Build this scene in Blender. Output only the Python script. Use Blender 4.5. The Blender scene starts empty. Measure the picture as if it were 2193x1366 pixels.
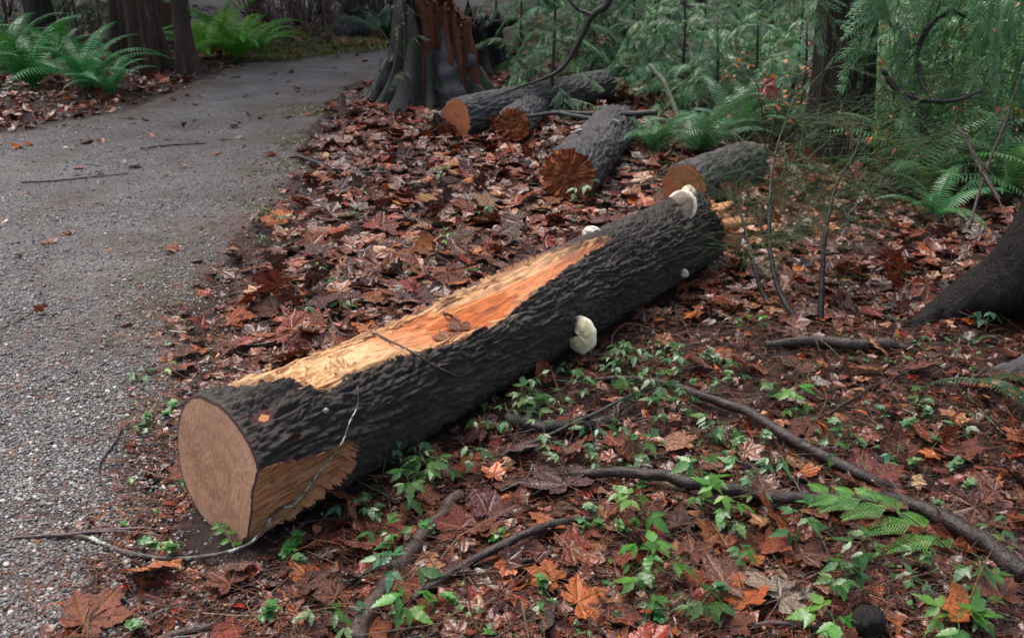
import bpy, math, random
import numpy as np
from mathutils import Vector, Matrix, Euler

S = bpy.context.scene
COL = S.collection
RAD = math.radians
PI = math.pi
rng = np.random.default_rng(7)
random.seed(7)

# ------------------------------------------------------------------ camera, world, sun, exposure
PITCH = RAD(23.1); CAM_H = 1.5; FPX = 1950.0
cam = bpy.data.cameras.new('camera')
cam.sensor_width = 36.0
cam.lens = FPX / 2193.0 * 36.0
cam.clip_start = 0.05; cam.clip_end = 400
cam.dof.use_dof = True; cam.dof.focus_distance = 3.0; cam.dof.aperture_fstop = 6.3
camo = bpy.data.objects.new('camera', cam); COL.objects.link(camo)
camo.location = (0, 0, CAM_H); camo.rotation_euler = (PI/2 - PITCH, 0, 0)
S.camera = camo

W = bpy.data.worlds.new("World"); S.world = W; W.use_nodes = True
SUN_EL, SUN_ROT = RAD(62), RAD(-35)
nt = W.node_tree; nt.nodes.clear()
sky = nt.nodes.new('ShaderNodeTexSky'); sky.sky_type = 'NISHITA'; sky.sun_disc = False
sky.sun_elevation = SUN_EL; sky.sun_rotation = SUN_ROT
sky.air_density = 1.0; sky.dust_density = 6.0; sky.ozone_density = 1.0
hsv = nt.nodes.new('ShaderNodeHueSaturation'); hsv.inputs['Saturation'].default_value = 0.85
bg = nt.nodes.new('ShaderNodeBackground'); bg.inputs['Strength'].default_value = 0.15
wo = nt.nodes.new('ShaderNodeOutputWorld')
nt.links.new(sky.outputs[0], hsv.inputs['Color']); nt.links.new(hsv.outputs[0], bg.inputs[0]); nt.links.new(bg.outputs[0], wo.inputs[0])

sl = bpy.data.lights.new('sun', 'SUN'); sl.energy = 1.0; sl.angle = RAD(40); sl.color = (1.0, 0.97, 0.92)
so = bpy.data.objects.new('sun', sl); COL.objects.link(so)
sd = Vector((math.sin(SUN_ROT)*math.cos(SUN_EL), math.cos(SUN_ROT)*math.cos(SUN_EL), math.sin(SUN_EL)))
so.rotation_euler = (-sd).to_track_quat('-Z', 'Y').to_euler()

S.view_settings.view_transform = 'Standard'; S.view_settings.look = 'None'
S.view_settings.gamma = 1.0; S.view_settings.use_curve_mapping = False
S.view_settings.exposure = 1.3
S.cycles.max_bounces = 6; S.cycles.diffuse_bounces = 3; S.cycles.transparent_max_bounces = 6

# ------------------------------------------------------------------ numeric helpers
_perm = np.random.default_rng(3).permutation(256); _perm = np.concatenate([_perm, _perm])
_g3 = np.random.default_rng(4).normal(size=(256, 3)); _g3 /= np.linalg.norm(_g3, axis=1)[:, None]

def perlin(P):
    P = np.asarray(P, float); I = np.floor(P).astype(int); f = P - I; I &= 255
    u = f*f*f*(f*(f*6-15)+10)
    out = 0
    for dx in (0, 1):
        for dy in (0, 1):
            for dz in (0, 1):
                h = _perm[_perm[_perm[(I[..., 0]+dx) & 255] + ((I[..., 1]+dy) & 255)] + ((I[..., 2]+dz) & 255)]
                g = _g3[h]; d = f - np.array([dx, dy, dz])
                w = (u[..., 0] if dx else 1-u[..., 0])*(u[..., 1] if dy else 1-u[..., 1])*(u[..., 2] if dz else 1-u[..., 2])
                out = out + w*(g*d).sum(-1)
    return out*1.6

def fbm(P, o=3):
    a, r, s = 1.0, 0, 0
    for i in range(o):
        r = r + a*perlin(np.asarray(P)*(2**i) + 17.3*i); s += a; a *= .5
    return r/s

def n2(x, y, s, seed=0.0):
    x = np.asarray(x, float); y = np.asarray(y, float)
    return perlin(np.stack([x*s, y*s, np.zeros_like(x)+seed+.37], -1))

def sstep(a, b, x):
    t = np.clip((x-a)/(b-a), 0, 1); return t*t*(3-2*t)

_fw = np.array([0, math.cos(PITCH), -math.sin(PITCH)]); _up = np.array([0, math.sin(PITCH), math.cos(PITCH)])
def ray(px, py):
    return np.array([(px-1096.5)/FPX, 0, 0]) + _up*((683-py)/FPX) + _fw
def proj(P):
    d = np.asarray(P, float) - np.array([0, 0, CAM_H]); z = d @ _fw
    z = np.where(np.abs(z) < 1e-6, 1e-6, z)
    return 1096.5 + FPX*d[..., 0]/z, 683 - FPX*(d @ _up)/z, z

# the gravel path's outline on the ground, metres
def g0(px, py):
    d = ray(px, py); t = -CAM_H/d[2]; return (d*t)[:2]
PATH = np.array([(-.72, 1.0), g0(90, 1366), g0(215, 1180), g0(315, 1000), g0(345, 800), g0(355, 680), g0(480, 560), g0(560, 450),
                 g0(620, 380), g0(655, 300), g0(690, 225), g0(760, 185), g0(860, 155), (0.6, 12.3), (4, 13.6), (9, 15.5), (9, 17.5), (3, 15.6),
                 (-.5, 14.0), g0(700, 118), g0(600, 127), g0(480, 152), g0(390, 190), g0(270, 235), g0(0, 290), (-8.5, 5.5), (-10, 1), (-4, -2), (-.6, -2)])
def sdf_path(x, y):
    x = np.asarray(x, float); y = np.asarray(y, float)
    d = np.full(x.shape, 1e9); ins = np.zeros(x.shape, bool)
    for i in range(len(PATH)):
        a, b = PATH[i-1], PATH[i]; e = b-a
        wx, wy = x-a[0], y-a[1]; t = np.clip((wx*e[0]+wy*e[1])/(e @ e), 0, 1)
        d = np.minimum(d, (wx-e[0]*t)**2 + (wy-e[1]*t)**2)
        c = ((a[1] > y) != (b[1] > y)) & (x < (b[0]-a[0])*(y-a[1])/(b[1]-a[1]+1e-12)+a[0])
        ins ^= c
    d = np.sqrt(d); return np.where(ins, -d, d)

def hh(x, y):
    x = np.asarray(x, float); y = np.asarray(y, float)
    sd_ = sdf_path(x, y)
    off = sstep(0, .5, sd_)
    far = sstep(5, 11, np.hypot(x, y))
    h = .010*n2(x, y, 2.3)*(.4+.6*off) + off*(.016*n2(x, y, 4.5, 5) + (.012+.1*far)*n2(x, y, .8, 9) + .008)
    nr_ = np.exp(-(np.hypot(x, y-2.5)/4)**2)*sstep(.0, .3, sd_)
    h = h + nr_*(.006*n2(x, y, 21) + .004*n2(x, y, 47, 3))
    h = h + .55*np.exp(-(((x-.35)/.9)**2 + ((y-12.4)/.8)**2))           # leaf covered mound behind the broken stump
    h = h + sstep(16, 40, np.hypot(x, y))*off*1.2*(.7+n2(x, y, .09, 2))
    return h

def hz(x, y): return float(hh(np.array([x]), np.array([y]))[0])
def G(px, py, dz=0.0):
    z = 0.0
    for _ in range(4):
        d = ray(px, py); t = (z-CAM_H)/d[2]; x, y = d[0]*t, d[1]*t; z = hz(x, y)+dz
    return np.array([x, y, z])
def Pd(px, py, Y):                     # the point on a sight line at distance Y in front
    d = ray(px, py); t = Y/d[1]; return np.array([d[0]*t, Y, CAM_H+d[2]*t])

# ------------------------------------------------------------------ mesh helpers
def mesh(name, V, F, smooth=True, mats=(), col=None, fl=None, uv=None, mi=None):
    V = np.asarray(V, np.float32); me = bpy.data.meshes.new(name)
    if isinstance(F, np.ndarray):
        n, k = F.shape; me.vertices.add(len(V)); me.vertices.foreach_set('co', V.ravel())
        me.loops.add(n*k); me.loops.foreach_set('vertex_index', F.astype(np.int32).ravel())
        me.polygons.add(n); me.polygons.foreach_set('loop_start', np.arange(0, n*k, k, dtype=np.int32))
        me.update(calc_edges=True)
    else:
        me.from_pydata([tuple(map(float, v)) for v in V], [], [tuple(int(i) for i in f) for f in F])
    me.polygons.foreach_set('use_smooth', np.full(len(me.polygons), smooth, bool))
    for m in mats: me.materials.append(m)
    if mi is not None: me.polygons.foreach_set('material_index', np.asarray(mi, np.int32))
    if col is not None:
        c = np.ones((len(V), 4), np.float32); c[:, :3] = col
        a = me.attributes.new('tint', 'FLOAT_COLOR', 'POINT'); a.data.foreach_set('color', c.ravel())
    for k_, v_ in (fl or {}).items():
        a = me.attributes.new(k_, 'FLOAT', 'POINT'); a.data.foreach_set('value', np.asarray(v_, np.float32))
    if uv is not None:
        l = np.empty(len(me.loops), np.int32); me.loops.foreach_get('vertex_index', l)
        ul = me.uv_layers.new(name='grain'); ul.data.foreach_set('uv', np.asarray(uv, np.float32)[l].ravel())
    me.validate(); me.update()
    return me

class MB:
    """collects pieces of triangles and quads into one mesh (quads become two triangles)"""
    def __init__(s): s.V = []; s.F = []; s.C = []; s.A = []; s.n = 0
    def add(s, V, F, c=None, a=None):
        V = np.asarray(V, float); F = np.asarray(F, int)
        if F.shape[1] == 4: F = np.concatenate([F[:, [0, 1, 2]], F[:, [0, 2, 3]]])
        s.V.append(V); s.F.append(F+s.n); s.n += len(V)
        s.C.append(np.broadcast_to(np.array([1, 1, 1.] if c is None else c, float), (len(V), 3)))
        s.A.append(np.zeros(len(V)) if a is None else np.broadcast_to(np.asarray(a, float), (len(V),)))
    def mesh(s, name, m, smooth=True):
        return mesh(name, np.concatenate(s.V), np.concatenate(s.F), smooth, (m,), np.concatenate(s.C), {'vein': np.concatenate(s.A)})

def link(name, me, parent=None, loc=None, rot=None, sc=None, color=None, kind=None):
    o = bpy.data.objects.new(name, me); COL.objects.link(o)
    if parent is not None: o.parent = parent
    if loc is not None: o.location = [float(v) for v in loc]
    if rot is not None: o.rotation_euler = [float(v) for v in rot]
    if sc is not None: o.scale = (sc, sc, sc) if not hasattr(sc, '__len__') else sc
    if color is not None: o.color = (*color, 1)
    if kind: o['kind'] = kind
    return o
def tag(o, label, cat, group=None):
    o['label'] = label; o['category'] = cat
    if group: o['group'] = group
    return o
def thing(name, label, cat, loc=(0, 0, 0), group=None, rz=0.0):
    return tag(link(name, None, loc=loc, rot=(0, 0, rz)), label, cat, group)
def copy_tree(o, parent=None):
    c = o.copy(); COL.objects.link(c)
    if parent is not None: c.parent = parent
    for ch in list(o.children): copy_tree(ch, c)
    return c

def spline(pts, n):
    P = np.asarray(pts, float); m = len(P)
    if m == 2: return P[0]+(P[1]-P[0])*np.linspace(0, 1, n)[:, None]
    Q = np.vstack([2*P[0]-P[1], P, 2*P[-1]-P[-2]]); t = np.linspace(0, m-1-1e-9, n); i = t.astype(int); f = (t-i)[:, None]
    a, b, c, d = Q[i], Q[i+1], Q[i+2], Q[i+3]
    return .5*(2*b+(c-a)*f+(2*a-5*b+4*c-d)*f*f+(3*b-a-3*c+d)*f**3)

def tube(pts, rad, k=6, rough=0.0, seed=0, caps=True):
    """rings of k around a polyline; rad scalar or per point; returns V, F(quads) ; caps as degenerate-free fans"""
    P = np.asarray(pts, float); n = len(P); R = np.broadcast_to(np.asarray(rad, float), (n,))
    T = np.gradient(P, axis=0); T /= np.linalg.norm(T, axis=1)[:, None]+1e-12
    ref = np.array([0, 0, 1.]) if abs(T[:, 2]).mean() < .8 else np.array([1., 0, 0])
    A = np.cross(T, ref); A /= np.linalg.norm(A, axis=1)[:, None]+1e-12; B = np.cross(T, A)
    th = np.linspace(0, 2*PI, k, endpoint=False)
    V = P[:, None]+R[:, None, None]*(np.cos(th)[None, :, None]*A[:, None]+np.sin(th)[None, :, None]*B[:, None])
    if rough:
        s_ = 1/np.maximum(R.mean(), 1e-4)*.6
        V = V+(V-P[:, None])*(rough*perlin(V*s_+seed*3.7)[..., None])
    V = V.reshape(-1, 3); i = np.arange(n-1)[:, None]*k; j = np.arange(k); j2 = (j+1) % k
    F = np.stack([i+j, i+j2, i+k+j2, i+k+j], -1).reshape(-1, 4)
    if caps:
        V = np.vstack([V, P[0], P[-1]]); a, b = n*k, n*k+1
        F = np.vstack([F, np.stack([j2, j, np.full(k, a), np.full(k, a)], -1), np.stack([(n-1)*k+j, (n-1)*k+j2, np.full(k, b), np.full(k, b)], -1)])
    return V, F
def tri(F):
    F = np.asarray(F); 
    if F.shape[1] == 3: return F
    a = F[:, [0, 1, 2]]; b = F[F[:, 2] != F[:, 3]][:, [0, 2, 3]]; return np.concatenate([a, b])

# things one can find in the picture, used to say where a look-alike lies
LMK = [(460, 1000, 'the sawn log end'), (640, 1060, 'the lower bare wood patch'), (640, 780, 'the pale torn log end'), (980, 690, 'the log pool'), (1257, 497, 'the white log fungus'), (1450, 440, 'the grey brown fungus'), (1270, 710, 'the big cream fungus'),
       (975, 250, 'the long grey log'), (1100, 270, 'the short torn log'), (1230, 360, 'the stout grey log'), (1480, 380, 'the half hidden sawn log'), (920, 120, 'the broken stump'), (1050, 100, 'the black stump'), (1800, 250, 'the draped trunk'), (1490, 40, 'the narrow trunk'),
       (1270, 80, 'the hooked dark branch'), (2060, 610, 'the buttress root'), (1715, 680, 'the twiggy bush'), (1810, 742, 'the half buried branch'), (1600, 890, 'the long curved branch'), (1420, 1030, 'the thick wet black branch'), (2080, 1160, 'the black branch end'), (1080, 1170, 'the bent dark stick'),
       (860, 1230, 'the thick brown branch'), (1250, 922, 'the black rotten log piece'), (1200, 920, 'the thin greenish stick'), (1900, 1130, 'the bright cedar spray'), (1860, 1340, 'the charred chunk'), (1645, 1135, 'the standing orange leaf'), (1255, 1300, 'the bright orange leaf'), (1195, 1040, 'the dark purple leaf'),
       (1870, 1040, 'the draped red leaf'), (1970, 805, 'the tilted brown leaf'), (510, 695, 'the shiny boat leaf'), (690, 570, 'the upright orange red leaf'), (690, 505, 'the broad pale tan leaf'), (760, 368, 'the curved branch at the bend'), (1110, 450, 'the half covered dark stick'), (1210, 450, 'the upright wet sprig'),
       (320, 1180, 'the lichen stick'), (325, 1245, 'the big curled tan leaf'), (205, 1330, 'the flat russet leaf'), (375, 805, 'the yellow green sprig'), (600, 735, 'the thin grey twig'), (1950, 570, 'the pale crossed sticks'), (2150, 850, 'the fern at the right edge'), (1330, 250, 'the forked cut branch'), (1450, 960, 'the broad tan leaf'),
       (310, 90, 'the big cedar trunk'), (400, 90, 'the slim trunk'), (90, 60, 'the dark straight trunk'), (500, 90, 'the bright fern row'), (100, 160, 'the dark fern bank'), (750, 78, 'the grey rock'), (150, 388, 'the straight gravel twig'), (1985, 190, 'the arched dark branch'), (2105, 370, 'the leaning brown stem'), (1400, 200, 'the mossy pale stem'), (2010, 960, 'the glossy red leaf'), (1250, 1200, 'the serrated brown leaf'), (1600, 1310, 'the bottom edge twig'), (0, 690, 'the left edge twig'), (600, 450, 'the path edge'), (1600, 450, 'the log splintered tip'), (480, 1340, 'the short bark stick')]
USED = set()
def whereis(px, py, base):
    o_ = sorted(LMK, key=lambda l: math.hypot(l[0]-px, 1.3*(l[1]-py)))
    for near in ('just ', ''):
        for l in o_[:3 if near else 7]:
            dx, dy = px-l[0], 1.3*(py-l[1]); d = ('right of' if dx > 0 else 'left of') if abs(dx) > abs(dy) else ('in front of' if dy > 0 else 'behind')
            if near and math.hypot(dx, dy) > 140: continue
            lab = '%s %s%s %s' % (base, near, d, l[2])
            if lab not in USED: USED.add(lab); return lab
    return '%s %s' % (base, 'near '+o_[0][2])

# ------------------------------------------------------------------ materials
class NT:
    def __init__(s, name):
        s.m = bpy.data.materials.new(name); s.m.use_nodes = True; s.t = s.m.node_tree; s.t.nodes.clear()
        s.out = s.n('OutputMaterial'); s.b = s.n('BsdfPrincipled'); s.l(s.b.outputs[0], s.out.inputs[0])
    def n(s, k): return s.t.nodes.new('ShaderNode'+k)
    def l(s, a, b): s.t.links.new(a, b)
    def coord(s, which='Object', scale=(1, 1, 1)):
        c = s.n('TexCoord'); m = s.n('Mapping'); m.inputs['Scale'].default_value = scale; s.l(c.outputs[which], m.inputs[0]); return m.outputs[0]
    def pos(s, scale=(1, 1, 1)):
        c = s.n('NewGeometry'); m = s.n('Mapping'); m.inputs['Scale'].default_value = scale; s.l(c.outputs['Position'], m.inputs[0]); return m.outputs[0]
    def uv(s, scale=(1, 1, 1)):
        c = s.n('UVMap'); c.uv_map = 'grain'; m = s.n('Mapping'); m.inputs['Scale'].default_value = scale; s.l(c.outputs[0], m.inputs[0]); return m.outputs[0]
    def noise(s, v, sc, det=4, rough=.6, dist=0):
        x = s.n('TexNoise'); x.inputs['Scale'].default_value = sc; x.inputs['Detail'].default_value = det; x.inputs['Roughness'].default_value = rough
        x.inputs['Distortion'].default_value = dist; s.l(v, x.inputs['Vector']); return x.outputs['Fac']
    def vor(s, v, sc, out='Distance', feat='F1'):
        x = s.n('TexVoronoi'); x.feature = feat; x.inputs['Scale'].default_value = sc; s.l(v, x.inputs['Vector']); return x.outputs[out]
    def ramp(s, f, stops):
        r = s.n('ValToRGB'); e = r.color_ramp.elements
        while len(e) < len(stops): e.new(.5)
        for el, (p, c) in zip(e, stops): el.position = p; el.color = (*c, 1) if len(c) == 3 else c
        s.l(f, r.inputs[0]); return r.outputs[0]
    def mix(s, f, a, b, mode='MIX'):
        m = s.n('Mix'); m.data_type = 'RGBA'; m.blend_type = mode
        for i, v in ((0, f), (6, a), (7, b)):
            if hasattr(v, 'is_output'): s.l(v, m.inputs[i])
            else: m.inputs[i].default_value = v if i == 0 else ((*v, 1) if len(v) == 3 else v)
        return m.outputs[2]
    def math(s, op, a, b=0.0, clamp=False):
        m = s.n('Math'); m.operation = op; m.use_clamp = clamp
        for i, v in ((0, a), (1, b)):
            if hasattr(v, 'is_output'): s.l(v, m.inputs[i])
            else: m.inputs[i].default_value = v
        return m.outputs[0]
    def maprange(s, f, a, b, c, d):
        m = s.n('MapRange'); s.l(f, m.inputs[0])
        for i, v in zip((1, 2, 3, 4), (a, b, c, d)): m.inputs[i].default_value = v
        return m.outputs[0]
    def attr(s, name, out='Fac'):
        a = s.n('Attribute'); a.attribute_name = name; return a.outputs[out]
    def bump(s, h, strength=.5, dist=.01):
        b = s.n('Bump'); b.inputs['Strength'].default_value = strength; b.inputs['Distance'].default_value = dist; s.l(h, b.inputs['Height'])
        s.l(b.outputs[0], s.b.inputs['Normal']); return b
    def set(s, **k):
        names = dict(col='Base Color', rough='Roughness', spec='Specular IOR Level', coat='Coat Weight', coatr='Coat Roughness', trans='Transmission Weight', ior='IOR')
        for a, v in k.items():
            i = s.b.inputs[names[a]]
            if hasattr(v, 'is_output'): s.l(v, i)
            else: i.default_value = (*v, 1) if hasattr(v, '__len__') else v
    def objcol(s):
        o = s.n('ObjectInfo'); return o.outputs['Color'], o.outputs['Random']
    def translucent(s, col, f):
        t = s.n('BsdfTranslucent'); x = s.n('MixShader'); x.inputs[0].default_value = f
        if hasattr(col, 'is_output'): s.l(col, t.inputs[0])
        else: t.inputs[0].default_value = (*col, 1)
        s.l(s.b.outputs[0], x.inputs[1]); s.l(t.outputs[0], x.inputs[2]); s.l(x.outputs[0], s.out.inputs[0])

def m_leaf(name, src):
    t = NT(name)
    if src == 'object': c, r = t.objcol()
    else: c = t.attr('tint', 'Color')
    p = t.coord('Object') if src == 'object' else t.pos()
    n = t.noise(p, 9 if src == 'object' else 38, 4)
    n2_ = t.noise(p, 55 if src == 'object' else 220, 2)
    c = t.mix(t.maprange(n, .3, .7, 0, 1), t.mix(1.0, c, (.55, .5, .5), 'MULTIPLY'), t.mix(1.0, c, (1.25, 1.15, 1.05), 'MULTIPLY'))
    c = t.mix(t.maprange(n2_, .62, .75, 0, .55), c, (.03, .016, .012))
    v = t.math('POWER', t.attr('vein'), 5.0)
    c = t.mix(t.math('MULTIPLY', v, .45), c, t.mix(.5, c, (.42, .22, .1)))
    t.set(col=c, rough=t.maprange(n, .3, .7, .14, .4), spec=.6)
    t.bump(t.math('ADD', t.math('MULTIPLY', n, 1.0), t.math('MULTIPLY', v, -.6)), .5, .012 if src != 'object' else .06)
    t.translucent(c, .12)
    return t.m
M_LEAF = m_leaf('wet_leaf', 'object'); M_LITTER = m_leaf('wet_leaf_litter', 'attr')

def m_green(name, rough=(.2, .45), tl=.25, src='object'):
    t = NT(name)
    if src == 'object': c, r = t.objcol()
    else: c = t.attr('tint', 'Color')
    p = t.pos(); n = t.noise(p, 25, 3); b = t.noise(p, 6, 2)
    c = t.mix(t.maprange(n, .3, .7, 0, 1), t.mix(1.0, c, (.65, .7, .7), 'MULTIPLY'), t.mix(1.0, c, (1.35, 1.25, 1.0), 'MULTIPLY'))
    c = t.mix(t.maprange(b, .35, .65, 0, .5), c, t.mix(1.0, c, (1.3, 1.1, .7), 'MULTIPLY'))
    t.set(col=c, rough=t.maprange(n, .3, .7, *rough), spec=.5)
    t.translucent(t.mix(1.0, c, (1.4, 1.5, .8), 'MULTIPLY'), tl)
    return t.m
M_GREEN = m_green('green_leaf'); M_FERN = m_green('fern_green', (.25, .5), .22); M_CEDAR = m_green('cedar_green', (.2, .45), .18)
M_HERB = m_green('herb_green', src='attr')

def m_twig(name, src='object'):
    t = NT(name)
    if src == 'object': c, r = t.objcol()
    else: c = t.attr('tint', 'Color')
    p = t.pos(); n = t.noise(p, 60, 4, .7); q = t.noise(p, 14, 3)
    c = t.mix(t.maprange(n, .3, .7, 0, 1), t.mix(1.0, c, (.5, .5, .5), 'MULTIPLY'), t.mix(1.0, c, (1.5, 1.4, 1.35), 'MULTIPLY'))
    c = t.mix(t.maprange(q, .55, .7, 0, .5), c, t.mix(1.0, c, (1.9, 1.75, 1.6), 'MULTIPLY'))
    t.set(col=c, rough=t.maprange(q, .35, .65, .28, .62), spec=.45); t.bump(t.math('ADD', n, t.math('MULTIPLY', q, 1.2)), .9, .008)
    return t.m
M_TWIG = m_twig('wet_twig'); M_STRAND = m_twig('needle_strand', 'attr')

def m_lichen():
    t = NT('lichen_bark'); p = t.pos(); n = t.noise(p, 60, 4); q = t.noise(p, 26, 3)
    c = t.mix(t.maprange(n, .3, .7, 0, 1), (.03, .022, .02), (.09, .07, .06))
    c = t.mix(t.maprange(q, .5, .56, 0, 1), c, (.36, .4, .34)); t.set(col=c, rough=.6); t.bump(n, .6, .004); return t.m
M_LICHEN = m_lichen()

def m_bark(name, dark, light, stretch=(9, 9, 1.3), rough=(.4, .75), moss=0.0, dist=.03):
    t = NT(name); p = t.coord('Object', stretch); n = t.noise(p, 2.2, 6, .65, .6); q = t.noise(p, 7, 4, .6)
    c = t.ramp(n, [(.3, dark), (.55, tuple((a+b)/2 for a, b in zip(dark, light))), (.72, light)])
    c = t.mix(t.maprange(q, .45, .7, 0, .5), c, light)
    if moss:
        mz = t.noise(t.coord('Object'), 3.5, 4); c = t.mix(t.maprange(mz, .62-moss, .72-moss*.6, 0, .8), c, (.05, .075, .025))
    t.set(col=c, rough=t.maprange(n, .3, .7, *rough), spec=.25)
    t.bump(t.math('ADD', n, t.math('MULTIPLY', q, .5)), .9, dist); return t.m
M_TRUNK = m_bark('dark_bark', (.012, .010, .009), (.05, .038, .03))
M_CEDARBARK = m_bark('cedar_bark', (.03, .016, .011), (.17, .085, .055))
M_BROWNBARK = m_bark('brown_bark', (.02, .012, .009), (.085, .05, .036))
M_GREYBARK = m_bark('grey_bark', (.03, .028, .028), (.13, .125, .13), moss=.03)
M_ROT = m_bark('rotten_wood', (.03, .012, .008), (.2, .07, .03), (6, 6, 2.5), (.5, .8))
M_BLACKROOT = m_bark('black_root', (.005, .004, .0038), (.02, .015, .013))

def m_logbark(name, lo, hi):
    t = NT(name); u = t.uv((6, 1, 1)); p = t.pos()
    n = t.noise(t.uv((4, 22, 1)), 3.2, 7, .75, .9); f = t.noise(p, 55, 5, .75); b = t.noise(p, 4, 3)
    c = t.ramp(n, [(.3, lo), (.72, hi)])
    c = t.mix(t.maprange(b, .4, .7, 0, .5), c, tuple(v*1.5 for v in hi))
    c = t.mix(t.maprange(f, .6, .72, 0, .45), c, (.15, .13, .11)); sp_ = t.vor(p, 34); c = t.mix(t.maprange(sp_, .05, .09, .7, 0), c, (.3, .31, .27))
    c = t.mix(t.attr('inner'), c, t.mix(f, (.045, .008, .01), (.16, .035, .03)))
    t.set(col=c, rough=t.maprange(f, .3, .7, .36, .68), spec=.4)
    t.bump(t.math('ADD', t.math('MULTIPLY', f, .6), t.math('MULTIPLY', n, 1.6)), 1.0, .014); return t.m
M_LOGBARK = m_logbark('wet_log_bark', (.016, .0125, .0105), (.085, .07, .059))
M_LOGBARK_GREY = m_logbark('grey_log_bark', (.03, .028, .028), (.13, .12, .118))

def m_wood():
    t = NT('fresh_torn_wood'); tone = t.attr('tone')
    u = t.uv((1.1, 9, 1)); n = t.noise(u, 9, 6, .75, .4); f = t.noise(t.uv((3, 30, 1)), 7, 6, .75, .35); b = t.noise(t.pos(), 11, 5, .7)
    pale = t.ramp(n, [(.27, (.42, .15, .045)), (.41, (.8, .42, .18)), (.55, (.93, .65, .36)), (.76, (.66, .3, .11))])
    red = t.ramp(n, [(.28, (.3, .075, .025)), (.5, (.64, .22, .082)), (.72, (.8, .37, .155))])
    c = t.mix(tone, pale, red)
    c = t.mix(t.maprange(f, .58, .7, 0, .6), c, (.2, .06, .02))
    c = t.mix(t.maprange(b, .58, .75, 0, .4), c, (.36, .12, .04))
    c = t.mix(t.attr('stain'), c, t.mix(f, (.05, .016, .01), (.16, .05, .02)))
    t.set(col=c, rough=t.math('SUBTRACT', t.maprange(f, .3, .7, .5, .75), t.math('MULTIPLY', tone, .22)), spec=.45)
    t.bump(t.math('ADD', n, t.math('MULTIPLY', f, .6)), 1.0, .011); return t.m
M_WOOD = m_wood()
def m_splinter():
    t = NT('splinter_wood'); c = t.attr('tint', 'Color'); n = t.noise(t.pos(), 80, 3)
    t.set(col=t.mix(n, t.mix(1.0, c, (.6, .5, .45), 'MULTIPLY'), c), rough=.6); t.translucent(c, .1); return t.m
M_SPLINTER = m_splinter()

def m_cut(name, a, b, c_, ring=38.0):
    """sawn end grain: growth rings about the pith, drying rays and saw marks in the local plane (uv in metres)"""
    t = NT(name); u = t.uv(); d = t.noise(u, 7, 3)
    sep = t.n('SeparateXYZ'); t.l(u, sep.inputs[0])
    r = t.math('SQRT', t.math('ADD', t.math('POWER', t.math('ABSOLUTE', t.math('ADD', sep.outputs[0], .02)), 2), t.math('POWER', t.math('ABSOLUTE', t.math('ADD', sep.outputs[1], .015)), 2)))
    rr = t.math('ADD', r, t.math('MULTIPLY', d, .055))
    w = t.math('SINE', t.math('MULTIPLY', rr, ring*6.28*1.6)); w2 = t.math('SINE', t.math('MULTIPLY', rr, ring*6.28*.47))
    saw = t.math('ADD', t.math('MULTIPLY', t.noise(t.uv((1., .35, 1)), 110, 3, .6, .6), .6), t.math('MULTIPLY', t.noise(u, 60, 4, .7), .4)); n = t.noise(u, 16, 4)
    col = t.ramp(n, [(.25, a), (.5, b), (.75, c_)])
    col = t.mix(t.maprange(w, -1, 1, 0, .3), col, tuple(v*.55 for v in a))
    col = t.mix(t.maprange(w2, -1, 1, 0, .3), col, c_)
    col = t.mix(t.maprange(r, .05, .19, .0, .5), col, c_)
    col = t.mix(t.maprange(saw, .45, .66, 0, .35), col, tuple(min(1, v*1.35) for v in c_))
    big = t.noise(u, 5.5, 5, .65, 1.2); col = t.mix(t.maprange(big, .46, .64, 0, .55), col, tuple(v*.62 for v in b)); col = t.mix(t.maprange(big, .3, .42, .4, 0), col, tuple(min(1, v*1.25) for v in c_))
    crk = t.noise(t.uv((1, .18, 1)), 26, 5, .7, .8); col = t.mix(t.maprange(crk, .63, .7, 0, .5), col, tuple(v*.4 for v in a))
    t.set(col=col, rough=.62, spec=.35); t.bump(t.math('ADD', t.math('MULTIPLY', saw, 1.3), t.math('MULTIPLY', n, .6)), .8, .006); return t.m
M_CUT = m_cut('sawn_end', (.31, .125, .065), (.48, .228, .128), (.62, .355, .215))
M_CUTRED = m_cut('red_sawn_end', (.24, .07, .026), (.4, .125, .045), (.52, .19, .075), 26)
M_BROKEN = m_bark('broken_red_wood', (.16, .036, .012), (.55, .19, .07), (7, 7, 7), (.5, .8))

def m_ground():
    t = NT('forest_soil'); p = t.pos(); n = t.noise(p, 7, 5); f = t.noise(p, 90, 5, .7); st = t.noise(t.pos((40, 8, 10)), 6, 4, .7, 1.5); mo = t.noise(p, 1.1, 4)
    c = t.ramp(n, [(.3, (.018, .011, .008)), (.55, (.045, .024, .017)), (.75, (.085, .042, .028))])
    c = t.mix(t.maprange(st, .52, .66, 0, .85), c, (.16, .055, .03))
    c = t.mix(t.maprange(f, .6, .72, 0, .7), c, (.17, .09, .06))
    c = t.mix(t.maprange(f, .28, .4, .6, 0), c, (.01, .007, .006))
    v = t.vor(p, 11, 'Color'); far = t.n('CameraData')
    c = t.mix(t.maprange(mo, .58, .72, 0, .45), c, (.05, .07, .022))
    t.set(col=c, rough=t.maprange(f, .3, .7, .3, .7), spec=.45); t.bump(t.math('ADD', f, st), 1.0, .02); return t.m
M_GROUND = m_ground()
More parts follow.
